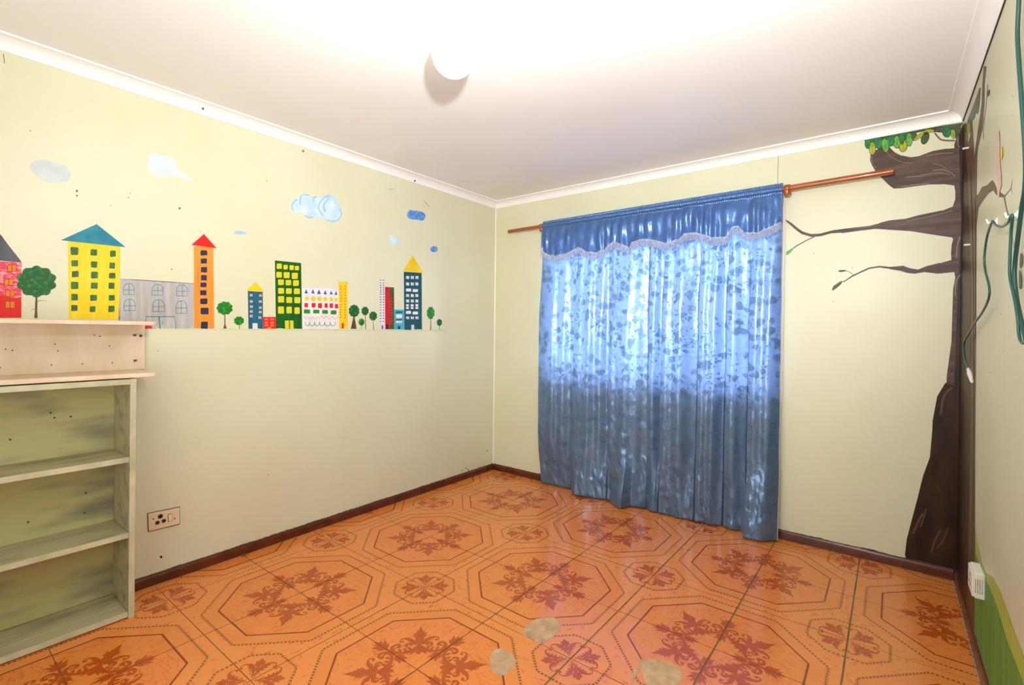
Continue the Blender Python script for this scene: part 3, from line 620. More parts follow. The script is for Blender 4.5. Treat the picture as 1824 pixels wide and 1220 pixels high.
lines('painted_branch', B_, [(smooth(Z7([(385, 435), (300, 475), (210, 525), (165, 560)]), 4), [1.8]*12+[1.2]), (smooth(Z7([(748, 795), (700, 768), (680, 765)]), 3), 1), (smooth(Z8([(1470, 410), (1380, 410), (1280, 400), (1230, 360), (1180, 300)]), 4), 3)], P['bline'], 2, tr_)
polys('painted_leaf', B_, [Z7([(105, 612), (112, 580), (165, 548), (185, 545), (160, 580), (130, 608)])], P['lf2'], 3, tr_)
polys('painted_leaf', B_, [Z7([(600, 770), (620, 757), (670, 755), (690, 764), (640, 775)])], P['dgreen'], 3, tr_)
polys('painted_leaf', B_, [Z7([(545, 945), (560, 910), (620, 868), (655, 858), (630, 895), (580, 938), (555, 952)])], P['lf3'], 3, tr_)
def lobe(fn, Zf, cx, cy, rx, ry, rot, m, k, par):
    pts = [(cx+rx*cos(a)*cos(rot)-ry*sin(a)*sin(rot), cy+rx*cos(a)*sin(rot)+ry*sin(a)*cos(rot)) for a in [2*pi*i/16 for i in range(16)]]
    poly('painted_leaf', fn, Zf(pts), m, k, par)
    big = [(cx+(x-cx)*1.16, cy+(y-cy)*1.10) for x, y in pts]; poly('painted_leaf_shadow', fn, Zf(big), P['lf0'], k-.4, par)
    lines('painted_vein', fn, [(Zf([(cx-ry*.6*-sin(rot), cy-ry*.6*cos(rot)), (cx+ry*.6*-sin(rot), cy+ry*.6*cos(rot))]), .5)], P['lf0'], k+.3, par)
poly('painted_foliage', B_, Z8([(155, 395), (400, 345), (850, 270), (1300, 190), (1600, 150), (1560, 200), (1540, 320), (1480, 380), (1420, 260), (1300, 270), (1150, 295), (1050, 270), (900, 300), (880, 390), (800, 400), (560, 440), (330, 510), (200, 520)]), P['lf3'], 2, tr_)
for a in ((210, 450, 40, 75, 0, 'lf1'), (360, 440, 60, 80, 0, 'lf1'), (540, 420, 60, 70, .2, 'lf1'), (630, 430, 48, 88, 0, 'lf2'), (700, 390, 40, 80, 0, 'lf1'), (810, 395, 42, 92, 0, 'lf2'), (275, 525, 44, 90, 0, 'lf4'), (462, 480, 46, 98, -.15, 'lf2'), (722, 490, 54, 80, .1, 'lf4'),
          (875, 345, 40, 60, .2, 'lf3'), (950, 350, 28, 90, .9, 'lf4'), (1040, 370, 50, 90, .3, 'lf3'), (1060, 290, 25, 50, .5, 'lf4'), (1120, 270, 50, 25, 0, 'lf4'), (1350, 290, 55, 70, -.2, 'lf1'), (1447, 315, 30, 65, -.1, 'lf4'), (1250, 250, 70, 40, 0, 'lf3')):
    lobe(B_, Z8, *a[:5], P[a[5]], 3, tr_)
for x, y in ((1484, 537), (1518, 477), (1449, 451)): spot(B_, x, y, .9, M['nail'], WB)
lines('crack_line', B_, [([(1386, 243), (1386.5, 275), (1385, 329)], .7)], M['grime'], 1, WB)

# ---- right wall mural
R_ = on_right; WR = wall_right
Z9 = zoom(1524, 150, 6.08)
tr2 = poly('painted_tree', R_, [(1712, 232)]+Z9([(1200, 420), (1215, 640), (1240, 560), (1262, 400), (1275, 560), (1285, 780), (1320, 520), (1345, 350), (1365, 200), (1372, 0)])+[(1752, 118), (1757, 118)]+Z9([(1396, 0), (1396, 200), (1380, 400), (1345, 600), (1322, 700), (1314, 850), (1310, 1200), (1330, 1190), (1370, 1110), (1420, 1095), (1480, 1038), (1510, 1080), (1530, 1150), (1600, 1190), (1625, 1205), (1600, 1225), (1560, 1222), (1520, 1195), (1490, 1150), (1440, 1180), (1380, 1260), (1330, 1340)])+[(1739.5, 400), (1738.5, 600), (1737, 800), (1736.5, 1000), (1736, 1110), (1735.6, 1122)]+[(1698, 1020), (1704, 620)], P['bark2'], 1, WR, 'brown painted trunk with twin stems beside the corner')
poly('painted_shade_band', R_, [(1712, 234), (1722, 300), (1729, 500), (1728, 800), (1722, 1075), (1698, 1020), (1704, 620)], P['barkd'], 2, tr2)
lines('painted_highlight', R_, [([(1733, 500), (1733, 800), (1731, 1050)], 1.5), ([(1728, 300), (1731, 400), (1733, 500)], 1.2), ([(1736.5, 350), (1737, 600)], .8)], P['bark2'], 3, tr2)
lines('painted_twig', R_, [(Z9([(1610, 1215), (1680, 1130), (1698, 1020)]), [1.6, .9, .5]), (Z9([(1682, 1130), (1698, 1190)]), [.8, .5]), ([(1788, 350), (1792, 370), (1797, 390)], [2, 1.4, 1.4]), ([(1801, 410), (1806, 440), (1810, 480)], .7), (Z9([(1430, 0), (1415, 200), (1385, 430), (1330, 640)]), .7), (Z9([(1380, 460), (1385, 600)]), .6)], P['bline'], 2, tr2)
poly('painted_foliage', R_, Z9([(1210, 390), (1290, 190), (1340, 40), (1352, 40), (1345, 150), (1330, 290), (1318, 330), (1300, 300), (1290, 360), (1262, 400), (1240, 480), (1215, 500)]), P['lf3'], 2, tr2)
for a in ((1438, 95, 9, 34, .15, 'lf3'), (1230, 470, 12, 60, 0, 'lf4'), (1205, 560, 8, 50, 0, 'lf2')): lobe(R_, Z9, *a[:5], P[a[5]], 3, tr2)
for p in ([(1817, 452), (1821, 455), (1821, 470), (1816, 477)], [(1815, 482), (1819, 490), (1819, 512), (1815, 512)]): poly('painted_leaf', R_, smooth(p, 3, True), P['lf3'], 3, tr2)
pk = poly('painted_stripe', R_, Z9([(1530, 500), (1555, 505), (1560, 640), (1562, 840), (1575, 980), (1580, 1100), (1562, 1140), (1556, 1220), (1535, 1220), (1530, 1050), (1522, 900), (1525, 700), (1522, 540)]), P['pink'], 3, WR, 'pale pink painted stripe')
poly('painted_wing', R_, Z9([(1568, 680), (1582, 672), (1592, 720), (1588, 790), (1575, 828), (1568, 790)]), P['gold'], 4, pk)
# hill
poly('painted_hill', R_, [(1737, 940), (1741, 965), (1748, 1000), (1757, 1020), (1768, 1028), (1780, 1050), (1795, 1090), (1808, 1128), (1824, 1170), (1846, 1230), (1842, 1290), (1770, 1290), (1757, 1218), (1748, 1180), (1736.5, 1122)], P['hill2'], 1, WR, 'yellow green edge of the painted hill')
poly('painted_hill', R_, [(1736.8, 984), (1742, 998), (1750, 1018), (1758.6, 1038.7), (1772, 1070.6), (1782, 1101), (1793, 1141), (1810, 1184), (1821, 1213.6), (1840, 1265), (1842, 1290), (1770, 1290), (1757, 1218), (1748, 1180), (1736, 1122)], P['hill'], 2, WR, 'green painted hill')
for p in ((1803, 206), (1803.5, 171), (1759, 265), (1783, 559), (1765, 663), (1787, 624)): spot(R_, *p, .9, M['nail'], WR)
# crack under the cornice on the right
q = MB(); q.box((W-.004, -1.6, Z_TOP-.004), (W-.0002, -.02, Z_TOP+.001)); q.build('cornice_crack', M['crack_shade'], wall_right)
lines('cornice_crack', B_, [([(1546, 247.5), (1600, 238), (1660, 227.5), (1716, 219)], [.6, 1.2, 1.4, 1.6])], M['crack_shade'], 1, WB)
# white wall plugs
for p in ((1719.5, 264), (1722, 436)):
    c = at(p[0], p[1], 'x', W-.012); q = MB(); q.tube([(W-.0005, c.y, c.z), (W-.022, c.y, c.z)], .0045, 8)
    o = q.build('wall_plug', M['white'], wall_right)

# ------------------------------------------------------------------ ceiling lamp
LX, LY = 1.507, -2.081
lampm = bpy.data.materials.new('lit_opal_glass'); lampm.use_nodes = True
b = lampm.node_tree.nodes['Principled BSDF']; b.inputs['Base Color'].default_value = lin(250, 248, 240); b.inputs['Emission Color'].default_value = (1, .97, .90, 1); b.inputs['Emission Strength'].default_value = LAMP_EMIT; b.inputs['Roughness'].default_value = .25
lamp = bpy.data.objects.new('ceiling_lamp', None); C.objects.link(lamp); lamp.location = (LX, LY, H)
tag(lamp, 'white round opal glass globe lamp lit on the ceiling', 'ceiling lamp')
def onlamp(o): o.parent = lamp; o.matrix_parent_inverse = Matrix.Translation(-Vector((LX, LY, H))); return o
q = MB(); q.lathe([(0, 0), (.052, 0), (.054, -.006), (.054, -.030), (.050, -.040), (.046, -.046), (0, -.046)], (LX, LY, H), 40); onlamp(q.build('base', M['white']))
R0 = .081; cz = 2.288-H; pr = [(.040, -.042)]
for k in range(15):
    a = radians(28)+k/14*radians(152); pr.append((R0*sin(a), cz+R0*cos(a)))
q = MB(); q.lathe(pr, (LX, LY, H), 48); onlamp(q.build('globe', lampm))

# ------------------------------------------------------------------ bookcase and box shelf
bc = bpy.data.objects.new('bookcase', None); C.objects.link(bc); bc.location = (.125, -3.25, 0)
tag(bc, 'worn pale green wooden bookcase standing against the left wall', 'bookcase')
def child(o, par): o.parent = par; o.matrix_parent_inverse = Matrix.Translation(-par.location); return o
YR, YL, DX = -2.722, -3.78, .248
def board(name, a, b_, m, par, edge=True, bv=.0015):
    o = boxo(name, a, b_, m if isinstance(m, list) else [m], None, 0)
    if edge:
        o.data.materials.append(M['edge']); o.data.polygons[3].material_index = 1
    bevel(o, bv); child(o, par); return o
board('side_panel', (.008, YR-.022, 0), (DX, YR, 1.030), M['shelf'], bc)
board('side_panel', (.008, YL, 0), (DX, YL+.022, 1.030), M['shelf'], bc)
board('back_panel', (.013, YL+.022, .03), (.020, YR-.022, 1.008), M['shelf_in'], bc, False)
board('top_panel', (.020, YL+.022, 1.006), (DX, YR-.022, 1.029), M['shelf'], bc)
for z0, z1 in ((.672, .695), (.347, .370)):
    board('shelf', (.020, YL+.022, z0), (DX-.002, YR-.0225, z1), M['shelf'], bc)
for x0, x1, dz in ((.021, .092, 0), (.0955, .168, .001), (.1700, DX-.004, .0)):
    board('bottom_plank', (x0, YL+.0225, .006), (x1, YR-.0225, .030+dz), M['shelf'], bc, x1 > .2)
boxo('plinth_shadow_board', (.03, YL+.03, 0.001), (.20, YR-.03, .006), M['crack_shade'])  # black sheet under the planks, painting in the shade of their gaps
child(bpy.data.objects['plinth_shadow_board'], bc).name = 'gap_shadow_board'
for p, xx in (((90, 735), .0), ((126, 742), 0), ((97, 744), 0), ((50, 930), 0), ((150, 913), 0), ((153, 878), 0), ((18, 783), 0)):
    c = at(p[0], p[1], 'x', .021); q = MB(); q.tube([(.020, c.y, c.z), (.0225, c.y, c.z)], .004, 8); child(q.build('nail_head', M['screw']), bc)

bs = bpy.data.objects.new('box_shelf', None); C.objects.link(bs); bs.location = (.125, -3.2, 1.034)
tag(bs, 'unpainted pinkish wooden open box shelf resting on the green bookcase', 'shelf')
BR = -2.642
board('bottom_board', (.004, YL, 1.034), (.252, -2.655, 1.053), M['raw'], bs, False, .003)
# top board with a rounded free corner
q = MB(); pts = [(.004, YL), (.252, YL), (.252, BR-.03)]
for k in range(7): a = k/6*pi/2; pts.append((.222+.03*cos(a), BR-.03+.03*sin(a)))
pts += [(.004, BR)]
n = len(pts); q.add([(x, y, 1.262) for x, y in pts]+[(x, y, 1.277) for x, y in pts], [tuple(reversed(range(n))), tuple(range(n, 2*n))]+[(i, (i+1) % n, n+(i+1) % n, n+i) for i in range(n)])
child(bevel(q.build('top_board', M['raw']), .002), bs)
board('back_panel', (.004, YL, 1.053), (.019, -2.630, 1.2625), M['raw'], bs, False)
for x, y in ((10, 622), (22, 624), (98, 613), (103, 625), (168, 597), (195, 616), (200, 646), (147, 648), (92, 650), (178, 599), (0, 655)):
    c = at(x, y, 'x', .020); q = MB(); q.tube([(.019, c.y, c.z), (.0205, c.y, c.z)], .0028, 8); child(q.build('screw', M['screw']), bs)
for x, y, l_ in ((239, 597, .02), (240, 642, .022)):
    c = at(x, y, 'x', .025); q = MB(); q.tube([(.019, c.y, c.z), (.019+l_, c.y, c.z)], [.004, .005], 8); child(q.build('bolt', M['screw']), bs)
c = at(250, 598, 'x', .022); q = MB(); q.tube([(.019, c.y, c.z), (.026, c.y, c.z)], .017, 6); wsh = child(q.build('washer', M['raw']), bs)
q = MB(); q.tube([(.026, c.y, c.z), (.0285, c.y, c.z)], .007, 8); child(q.build('screw', M['screw']), bs)

# ------------------------------------------------------------------ sockets
so = bpy.data.objects.new('wall_socket', None); C.objects.link(so); so.location = (0, -2.543, .31)
tag(so, 'yellowed three pin wall socket with rocker switch, low on the left wall', 'socket')
def frontquad(name, pts, d0, d1, m, par, bv=.001):
    v = [at(x, y, 'x', 0) for x, y in pts]; n = len(v)
    q = MB(); q.add([(d0, p.y, p.z) for p in v]+[(d1, p.y, p.z) for p in v], [tuple(range(n)), tuple(reversed(range(n, 2*n)))]+[(i, n+i, n+(i+1) % n, (i+1) % n) for i in range(n)])
    o = q.build(name, m); bevel(o, bv); child(o, par); return o
frontquad('face_plate', [(263, 915), (319, 903.5), (319, 932), (264.5, 945.5)], .0005, .009, M['plate'], so, .002)
ZS = zoom(200, 840, 4.145)
for (x, y), r in zip(ZS([(355, 330), (333, 377), (380, 363)]), (.0085, .007, .007)):
    c = at(x, y, 'x', .009); q = MB(); q.tube([(.0085, c.y, c.z), (.0105, c.y, c.z)], r+.003, 14); child(q.build('pin_collar', M['nail']), so)
    q = MB(); q.tube([(.009, c.y, c.z), (.0108, c.y, c.z)], r, 14); child(q.build('pin_hole', M['black']), so)
frontquad('rocker_surround', ZS([(404, 312), (437, 305), (438, 361), (406, 369)]), .0085, .0100, M['nail'], so, .0003)
frontquad('rocker_switch', ZS([(408, 315), (434, 309), (435, 358), (410, 364)]), .0085, .0135, M['rocker'], so, .001)
for x, y in ZS([(302, 350), (460, 345)]):
    c = at(x, y, 'x', .009); q = MB(); q.tube([(.0085, c.y, c.z), (.0102, c.y, c.z)], .0035, 8); child(q.build('screw', M['screw']), so)
frontquad('grimy_edge', [(261.5, 914), (320.5, 901.5), (320.5, 934), (263, 947.5)], .0003, .0012, M['nail'], so, .0002)

sb = bpy.data.objects.new('surface_socket', None); C.objects.link(sb); sb.location = (W, -.88, .33)
tag(sb, 'small white surface-mounted socket box, low on the right wall by the corner', 'socket')
ya, yb, za, zb = -.925, -.805, .292, .385
o = boxo('housing', (W-.030, ya, za), (W-.0005, yb, zb), M['white']); bevel(o, .004); child(o, sb)
o = boxo('cover_plate', (W-.036, ya+.004, za+.004), (W-.030, yb-.004, zb-.004), M['white']); bevel(o, .002); child(o, sb)
for dy, dz in ((.0, .018), (-.016, -.012), (.016, -.012)):
    q = MB(); q.tube([(W-.0355, (ya+yb)/2+dy, (za+zb)/2+dz), (W-.0372, (ya+yb)/2+dy, (za+zb)/2+dz)], .007, 12); child(q.build('pin_hole', M['dust']), sb)
for k in range(4):
    o = boxo('vent_slot', (W-.028+k*.006, ya-.0004, za+.02), (W-.026+k*.006, ya+.0010, zb-.02), M['dust']); child(o, sb)

# ------------------------------------------------------------------ cords on the right wall
def cord(name, px, r, m, off=.018, offs=None):
    pts = [at(x, y, 'x', W-(offs[i] if offs else off)) for i, (x, y) in enumerate(px)]
    sp = smooth([tuple(p) for p in pts], 6); q = MB(); q.tube(sp, r, 10); return q.build(name, m)
c1 = cord('green_cord', [(1815, -26), (1815, 0), (1812.5, 60), (1815, 110), (1820, 180), (1825, 250), (1827, 300), (1825, 340), (1820, 369.5), (1812.5, 428.5), (1807.5, 472.7), (1807.5, 502), (1812.5, 540.6), (1824, 591), (1836, 640)], .0052, M['cord2'])
tag(c1, 'thick dark green cord hanging down the right wall from the ceiling', 'cord')
hk = []
for (x, y), lb in (((1767, 395), 'white hook on the right wall holding the thin cord, nearer the corner'), ((1802, 384), 'white hook on the right wall holding the cord, nearer the camera')):
    c = at(x, y, 'x', W-.012)
    q = MB(); q.tube([(W-.0005, c.y, c.z), (W-.012, c.y, c.z), (W-.022, c.y, c.z-.004), (W-.026, c.y, c.z+.010)], [.006, .005, .004, .003], 8)
    q.box((W-.003, c.y-.016, c.z-.012), (W-.0004, c.y+.016, c.z+.010))
    tag(q.build('wall_hook', M['white']), lb, 'hook')
c2 = cord('green_cord', [(1718.5, 606), (1724, 596.6), (1735.8, 576), (1750.5, 555), (1760.9, 531.7), (1762, 511), (1755, 481.6), (1753.5, 458), (1758, 422.6), (1766, 397), (1769, 394), (1773, 400), (1784.5, 404), (1796, 396), (1801, 384), (1803.6, 386), (1801, 413.7), (1799, 458), (1799, 493), (1806.6, 529), (1812.5, 564), (1814.9, 593.7), (1818.4, 608), (1824, 611), (1834, 604)], .0036, M['cord'], offs=[.02]*9+[.024, .026, .024, .022, .024, .026, .026]+[.024]*9)
tag(c2, 'thin green cord draped over two hooks and looping down the right wall', 'cord')
c3 = cord('cord_tail', [(1718.5, 606), (1716.5, 620), (1719, 640), (1725, 657)], .0036, M['cord'], off=.02); c3.parent = c2
c3.name = 'cord_end'
p0 = at(1725, 657, 'x', W-.02); p1 = at(1731, 680, 'x', W-.02)
q = MB(); q.tube([p0, p0.lerp(p1, .4), p1], [.006, .009, .005], 8); q.build('white_end_plug', M['white'], c2)

# ------------------------------------------------------------------ curtain rod
rod = bpy.data.objects.new('curtain_rod', None); C.objects.link(rod); rod.location = (1.5, -.075, 2.12)
tag(rod, 'varnished orange-brown wooden curtain rod above the window', 'curtain rod')
RY = -.075
def rz(x): return 2.110+(x-.2)*.0066 if x < 2.3 else 2.1239+(x-2.3)*.014
q = MB(); q.tube([(.208, RY, rz(.208)), (1.3, RY, rz(1.3)), (2.3, RY, rz(2.3)), (2.815, RY, rz(2.815))], [.0145, .0155, .0165, .0165], 16); child(q.build('pole', M['wood']), rod)
for bx, r in ((.552, .022), (2.318, .022)):
    z = rz(bx); q = MB()
    q.tube([(bx-.017, RY, z), (bx-.014, RY, z), (bx+.014, RY, z), (bx+.017, RY, z)], [r-.004, r, r, r-.004], 20)
    q.tube([(bx, RY, z-.010), (bx, RY, z-.036), (bx, RY, z-.044)], [.019, .019, .013], 16)
    child(q.build('ring_bracket', M['wood']), rod)
    q = MB(); q.tube([(bx, -.0005, z-.030), (bx, RY+.005, z-.030)], .009, 12); child(q.build('bracket_arm', M['wood']), rod)

# ------------------------------------------------------------------ curtains
def satin(name, base, deep, trans, rough=.25):
    m = bpy.data.materials.new(name); m.use_nodes = True; nt = m.node_tree; n = nt.nodes; l = nt.links
    b = n['Principled BSDF']; out = n['Material Output']
    tc = n.new('ShaderNodeTexCoord'); mp = n.new('ShaderNodeMapping'); mp.inputs['Scale'].default_value = (1, .05, 1); l.new(tc.outputs['Object'], mp.inputs[0])
    wn = n.new('ShaderNodeTexNoise'); wn.inputs['Scale'].default_value = 22; l.new(mp.outputs[0], wn.inputs['Vector'])
    mx = n.new('ShaderNodeMix'); mx.data_type = 'VECTOR'; mx.inputs[0].default_value = .05; l.new(mp.outputs[0], mx.inputs[4]); l.new(wn.outputs[1], mx.inputs[5])
    v1 = n.new('ShaderNodeTexVoronoi'); v1.inputs['Scale'].default_value = 15; l.new(mx.outputs[1], v1.inputs['Vector'])       # blossoms
    v2 = n.new('ShaderNodeTexVoronoi'); v2.inputs['Scale'].default_value = 46; l.new(mx.outputs[1], v2.inputs['Vector'])       # leaves
    c1 = n.new('ShaderNodeMapRange'); c1.inputs[1].default_value = .36; c1.inputs[2].default_value = .34; l.new(v1.outputs['Distance'], c1.inputs[0])
    wv = n.new('ShaderNodeMath'); wv.operation = 'SINE'; ml = n.new('ShaderNodeMath'); ml.operation = 'MULTIPLY'; ml.inputs[1].default_value = 46; l.new(v1.outputs['Distance'], ml.inputs[0]); l.new(ml.outputs[0], wv.inputs[0])
    pet = n.new('ShaderNodeMapRange'); pet.inputs[1].default_value = -.6; pet.inputs[2].default_value = .6; pet.inputs[3].default_value = .55; l.new(wv.outputs[0], pet.inputs[0])
    f1 = n.new('ShaderNodeMath'); f1.operation = 'MULTIPLY'; l.new(c1.outputs[0], f1.inputs[0]); l.new(pet.outputs[0], f1.inputs[1])
    c2 = n.new('ShaderNodeMapRange'); c2.inputs[1].default_value = .33; c2.inputs[2].default_value = .31; l.new(v2.outputs['Distance'], c2.inputs[0])
    ms = n.new('ShaderNodeTexNoise'); ms.inputs['Scale'].default_value = 6; l.new(mp.outputs[0], ms.inputs['Vector'])
    mk = n.new('ShaderNodeMapRange'); mk.inputs[1].default_value = .42; mk.inputs[2].default_value = .50; l.new(ms.outputs[0], mk.inputs[0])
    f2 = n.new('ShaderNodeMath'); f2.operation = 'MULTIPLY'; l.new(c2.outputs[0], f2.inputs[0]); l.new(mk.outputs[0], f2.inputs[1])
    f = n.new('ShaderNodeMath'); f.operation = 'MAXIMUM'; l.new(f1.outputs[0], f.inputs[0]); l.new(f2.outputs[0], f.inputs[1])
    cm = n.new('ShaderNodeMix'); cm.data_type = 'RGBA'; cm.inputs[6].default_value = lin(base); cm.inputs[7].default_value = lin(deep); l.new(f.outputs[0], cm.inputs[0])
    l.new(cm.outputs[2], b.inputs['Base Color'])
    rr = n.new('ShaderNodeMapRange'); rr.inputs[3].default_value = rough; rr.inputs[4].default_value = rough+.16; l.new(f.outputs[0], rr.inputs[0]); l.new(rr.outputs[0], b.inputs['Roughness'])
    b.inputs['Metallic'].default_value = .5; b.inputs['Specular IOR Level'].default_value = .6
    b.inputs['Sheen Weight'].default_value = .15
    tr = n.new('ShaderNodeBsdfTranslucent'); tm = n.new('ShaderNodeMix'); tm.data_type = 'RGBA'; tm.inputs[6].default_value = lin(trans); tm.inputs[7].default_value = lin(tuple(int(c*.74) for c in trans)); l.new(f.outputs[0], tm.inputs[0]); l.new(tm.outputs[2], tr.inputs[0])
    ms_ = n.new('ShaderNodeMixShader'); ms_.inputs[0].default_value = .38; l.new(b.outputs[0], ms_.inputs[1]); l.new(tr.outputs[0], ms_.inputs[2]); l.new(ms_.outputs[0], out.inputs[0])
    nb = n.new('ShaderNodeTexNoise'); nb.inputs['Scale'].default_value = 13; nb.inputs['Detail'].default_value = 4; l.new(tc.outputs['Object'], nb.inputs['Vector'])
    bp = n.new('ShaderNodeBump'); bp.inputs['Strength'].default_value = .5; bp.inputs['Distance'].default_value = .010; l.new(nb.outputs[0], bp.inputs['Height']); l.new(bp.outputs[0], b.inputs['Normal'])
    return m
M['satin'] = satin('blue_damask_satin', (128, 158, 190), (104, 140, 178), (190, 210, 248))
M['satin_v'] = satin('blue_plain_satin', (104, 146, 206), (100, 142, 202), (140, 176, 240), .26)

def interp(t, x):
    if x <= t[0][0]: return t[0][1]
    for a, b_ in zip(t, t[1:]):
        if x <= b_[0]: return a[1]+(b_[1]-a[1])*(x-a[0])/(b_[0]-a[0])
    return t[-1][1]
def sstep(a, b_, x): t = max(0, min(1, (x-a)/(b_-a))); return t*t*(3-2*t)
def lobeshape(t): # 0..1 across a fold: rises sharply, stays full, sinks at the end
    return (sstep(0, .045, t))*(1-.75*sstep(.45, 1, t))
def curtain(name, x0, x1, creases, hem, label, seed, flip=1, ztop=2.100):
    nx = int((x1-x0)/.0030); nz = 150; v = []; f = []
    for jz in range(nz+1):
        t = jz/nz; 
        for ix in range(nx+1):
            x = x0+(x1-x0)*ix/nx; z = ztop*(1-t)+.006*t
            slant = .018*sin(seed+x*3)*(1-t)
            g = sstep(0, .42, t)                       # big folds take over downwards
            xs = x+slant
            k = 0
            while k < len(creases)-2 and xs > creases[k+1]: k += 1
            tt = (xs-creases[k])/(creases[k+1]-creases[k]); tt = max(0, min(1, tt))
            wdt = creases[k+1]-creases[k]
            big = lobeshape(tt)*min(.078, wdt*.36)
            big += .007*sin(tt*2*pi*max(1, round(wdt/.11)))*sin(pi*tt)
            gat = .5+.5*sin(x*2*pi/.083+2.6*noise.noise((x*5, seed, z*.5)))
            gat2 = .5+.5*sin(x*2*pi/.021+2*noise.noise((x*12, seed, 4)))
            cr_d = min(abs(xs-c_) for c_ in creases)
            mid = .030+big*(.35+.65*g)+.011*gat*(1-.6*g)+.004*gat2*(1-sstep(0, .10, t))
            lowm = interp(hem, x)
            lowd = lowm+.010*noise.noise((x*18, seed, 1))+big*.35
            w = sstep(.78, 1.0, t)
            d = mid*(1-w)+max(.022, lowd)*w
            d -= .030*max(0, 1-cr_d/.007)*sstep(.12, .4, t)
            amp = .25+.75*sstep(.55, 1, t)
            d += amp*(.010*noise.noise((x*9, z*5, seed))+.006*noise.noise((x*22+z*6, z*13, seed)))+amp*.0035*noise.noise((x*50+z*20, z*30, seed))
            if t > .93: d += .012*max(0, noise.noise((x*14, t*30, seed)))
            d = max(.019, d)
            hz = .010*sstep(.9, 1, t)*max(0, noise.noise((x*10, 2, seed)))
            v.append((x+.004*noise.noise((z*4, x*3, seed+9)), -d, z+hz))
    for jz in range(nz):
        for ix in range(nx):
            a = jz*(nx+1)+ix; f.append((a, a+nx+1, a+nx+2, a+1))
    q = MB(); q.add(v, f, 0, True); o = q.build(name, M['satin']); tag(o, label, 'curtain')
    md = o.modifiers.new('thickness', 'SOLIDIFY'); md.thickness = .0008; md.offset = -1
    return o, v, nx, nz
hemL = [(.56, .030), (.60, .024), (.80, .02), (.86, .03), (.90, .10), (.94, .13), (1.17, .085), (1.20, .08), (1.30, .150), (1.33, .165), (1.37, .10), (1.42, .075), (1.465, .06)]
hemR = [(1.465, .045), (1.53, .100), (1.60, .06), (1.77, .080), (1.97, .050), (1.99, .045), (2.085, .050), (2.115, .130), (2.2, .14), (2.30, .06)]
cl_, vl, nxl, nzl = curtain('curtain', .560, 1.474, [.54, .865, 1.168, 1.47], hemL, 'left panel of the blue satin curtain, ending at the central join', 1.3)
cr_, vr, nxr, nzr = curtain('curtain', 1.460, 2.292, [1.455, 1.56, 1.80, 1.972, 2.108, 2.31], hemR, 'right panel of the blue satin curtain, trailing on the floor', 5.1)
# pale selvedge along the join and right edge
for vv, nx, col, par in ((vr, nxr, 0, cr_), (vr, nxr, -1, cr_), ):
    e = [vv[j*(nx+1)+(0 if col == 0 else nx)] for j in range(len(vv)//(nx+1))]
    q = MB(); q.tube([(x, y-.0012, z) for x, y, z in e[2:]], .0016, 5); q.build('selvedge', M['fringe'] if col == 0 else M['frame'], par)

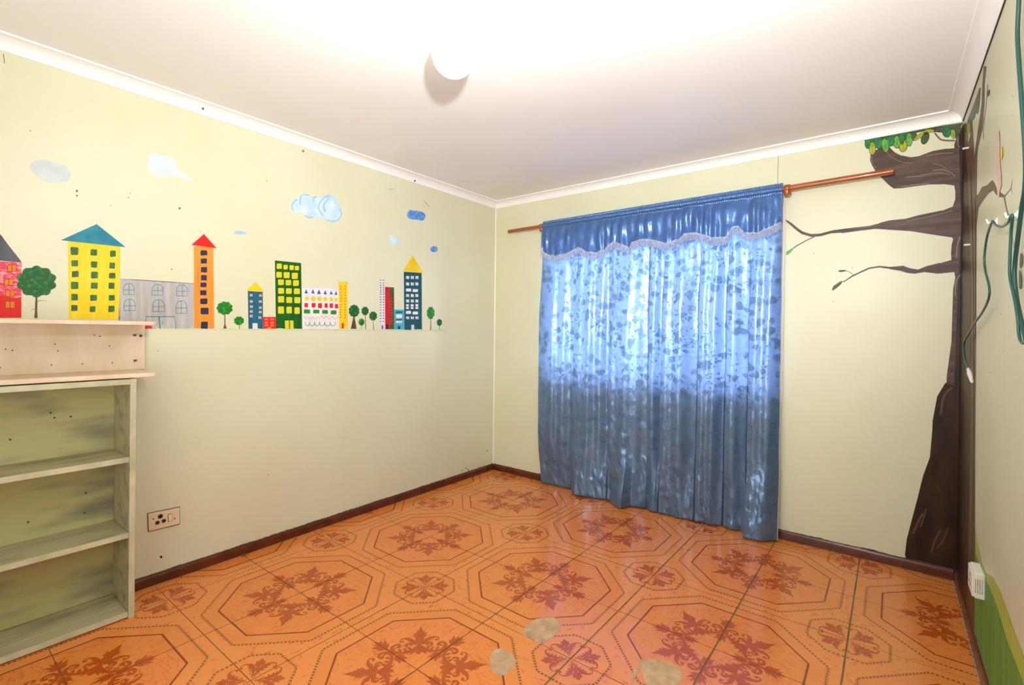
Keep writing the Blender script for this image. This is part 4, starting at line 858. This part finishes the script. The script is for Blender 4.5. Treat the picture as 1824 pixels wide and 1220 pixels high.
# valance on the rod
val_pts = [(0.560, 1.918), (0.600, 1.885), (0.632, 1.868), (0.715, 1.848), (0.816, 1.862), (0.911, 1.901), (0.98, 1.858), (1.047, 1.841), (1.126, 1.859), (1.207, 1.914), (1.265, 1.885), (1.33, 1.857), (1.338, 1.889), (1.441, 1.906), (1.52, 1.887), (1.597, 1.858), (1.683, 1.876), (1.717, 1.91), (1.786, 1.91), (1.851, 1.888), (1.9, 1.864), (1.979, 1.86), (1.999, 1.879), (2.017, 1.921), (2.055, 1.922), (2.089, 1.876), (2.167, 1.867), (2.236, 1.891), (2.301, 1.922)]
X0, X1 = .566, 2.296
nx = int((X1-X0)/.0028); v = []; rowsN = 0
hemline = []
for kz in range(30):
    for ix in range(nx+1):
        x = X0+(X1-X0)*ix/nx; zc = rz(x); pr_ = .0205
        fine = .5+.5*sin(x*2*pi/.0125+2.5*noise.noise((x*30, 0, 0))); g2 = .5+.5*sin(x*2*pi/.066+4.5*noise.noise((x*5, 3, 0)))
        if kz < 3:      # frilled header above the pole
            z = zc+.022+.012*(2-kz)/2+.003*fine; d = -RY+.004+.006*(fine-.5)
        elif kz < 11:   # channel around the pole front
            a = pi/2-(kz-3)/7*pi*.9; z = zc+pr_*sin(a); d = -RY+(pr_+.003*fine)*max(cos(a), .1)
        else:
            t = (kz-10)/19; zt = zc-.022; ze = interp(val_pts, x); z = zt+(ze-zt)*t
            d = .085+.015*g2*(.6+.8*noise.noise((x*3, 9, 1)))*sstep(0, .25, t)+.012*noise.noise((x*16, 5, z*3))*sstep(0, .3, t)+.004*fine*(1-sstep(0, .2, t))+.010*sstep(0, .5, t)+.010*noise.noise((x*14, z*12, 3))
            d += .008*sstep(.6, 1, t)*noise.noise((x*20, 7, 2))
        d = max(d, .078 if kz > 10 else .05)
        v.append((x, -d, z))
        if kz == 29: hemline.append((x, -d, z))
f = [(a*(nx+1)+i, (a+1)*(nx+1)+i, (a+1)*(nx+1)+i+1, a*(nx+1)+i+1) for a in range(29) for i in range(nx)]
q = MB(); q.add(v, f, 0, True); val = q.build('valance', M['satin_v']); tag(val, 'short blue satin valance gathered on the wooden rod, with a scalloped hem', 'valance')
md = val.modifiers.new('thickness', 'SOLIDIFY'); md.thickness = .0008; md.offset = -1
# fringe: braid plus tassels
q = MB(); hl = hemline[::3]; n = len(hl)
q.add([(x, y-.002, z+.008) for x, y, z in hl]+[(x, y-.003, z-.006) for x, y, z in hl], [(i, i+n, i+n+1, i+1) for i in range(n-1)])
q.build('braid', M['fringe'], val)
q = MB()
for i in range(0, len(hemline)-1, 2):
    x, y, z = hemline[i]; w_ = .0026; l_ = .045+random.uniform(-.004, .004); dx = random.uniform(-.003, .003); dy = random.uniform(-.003, .001)
    a = Vector((x, y-.002, z)); b_ = Vector((x+dx, y-.002+dy, z-l_))
    q.add([a+Vector((-w_, 0, 0)), a+Vector((0, -w_, 0)), a+Vector((w_, 0, 0)), b_+Vector((-w_, 0, 0)), b_+Vector((0, -w_, 0)), b_+Vector((w_, 0, 0))], [(0, 3, 4, 1), (1, 4, 5, 2)])
o = q.build('fringe', M['fringe'], val); tag(o, 'silvery fringe', kind='stuff')
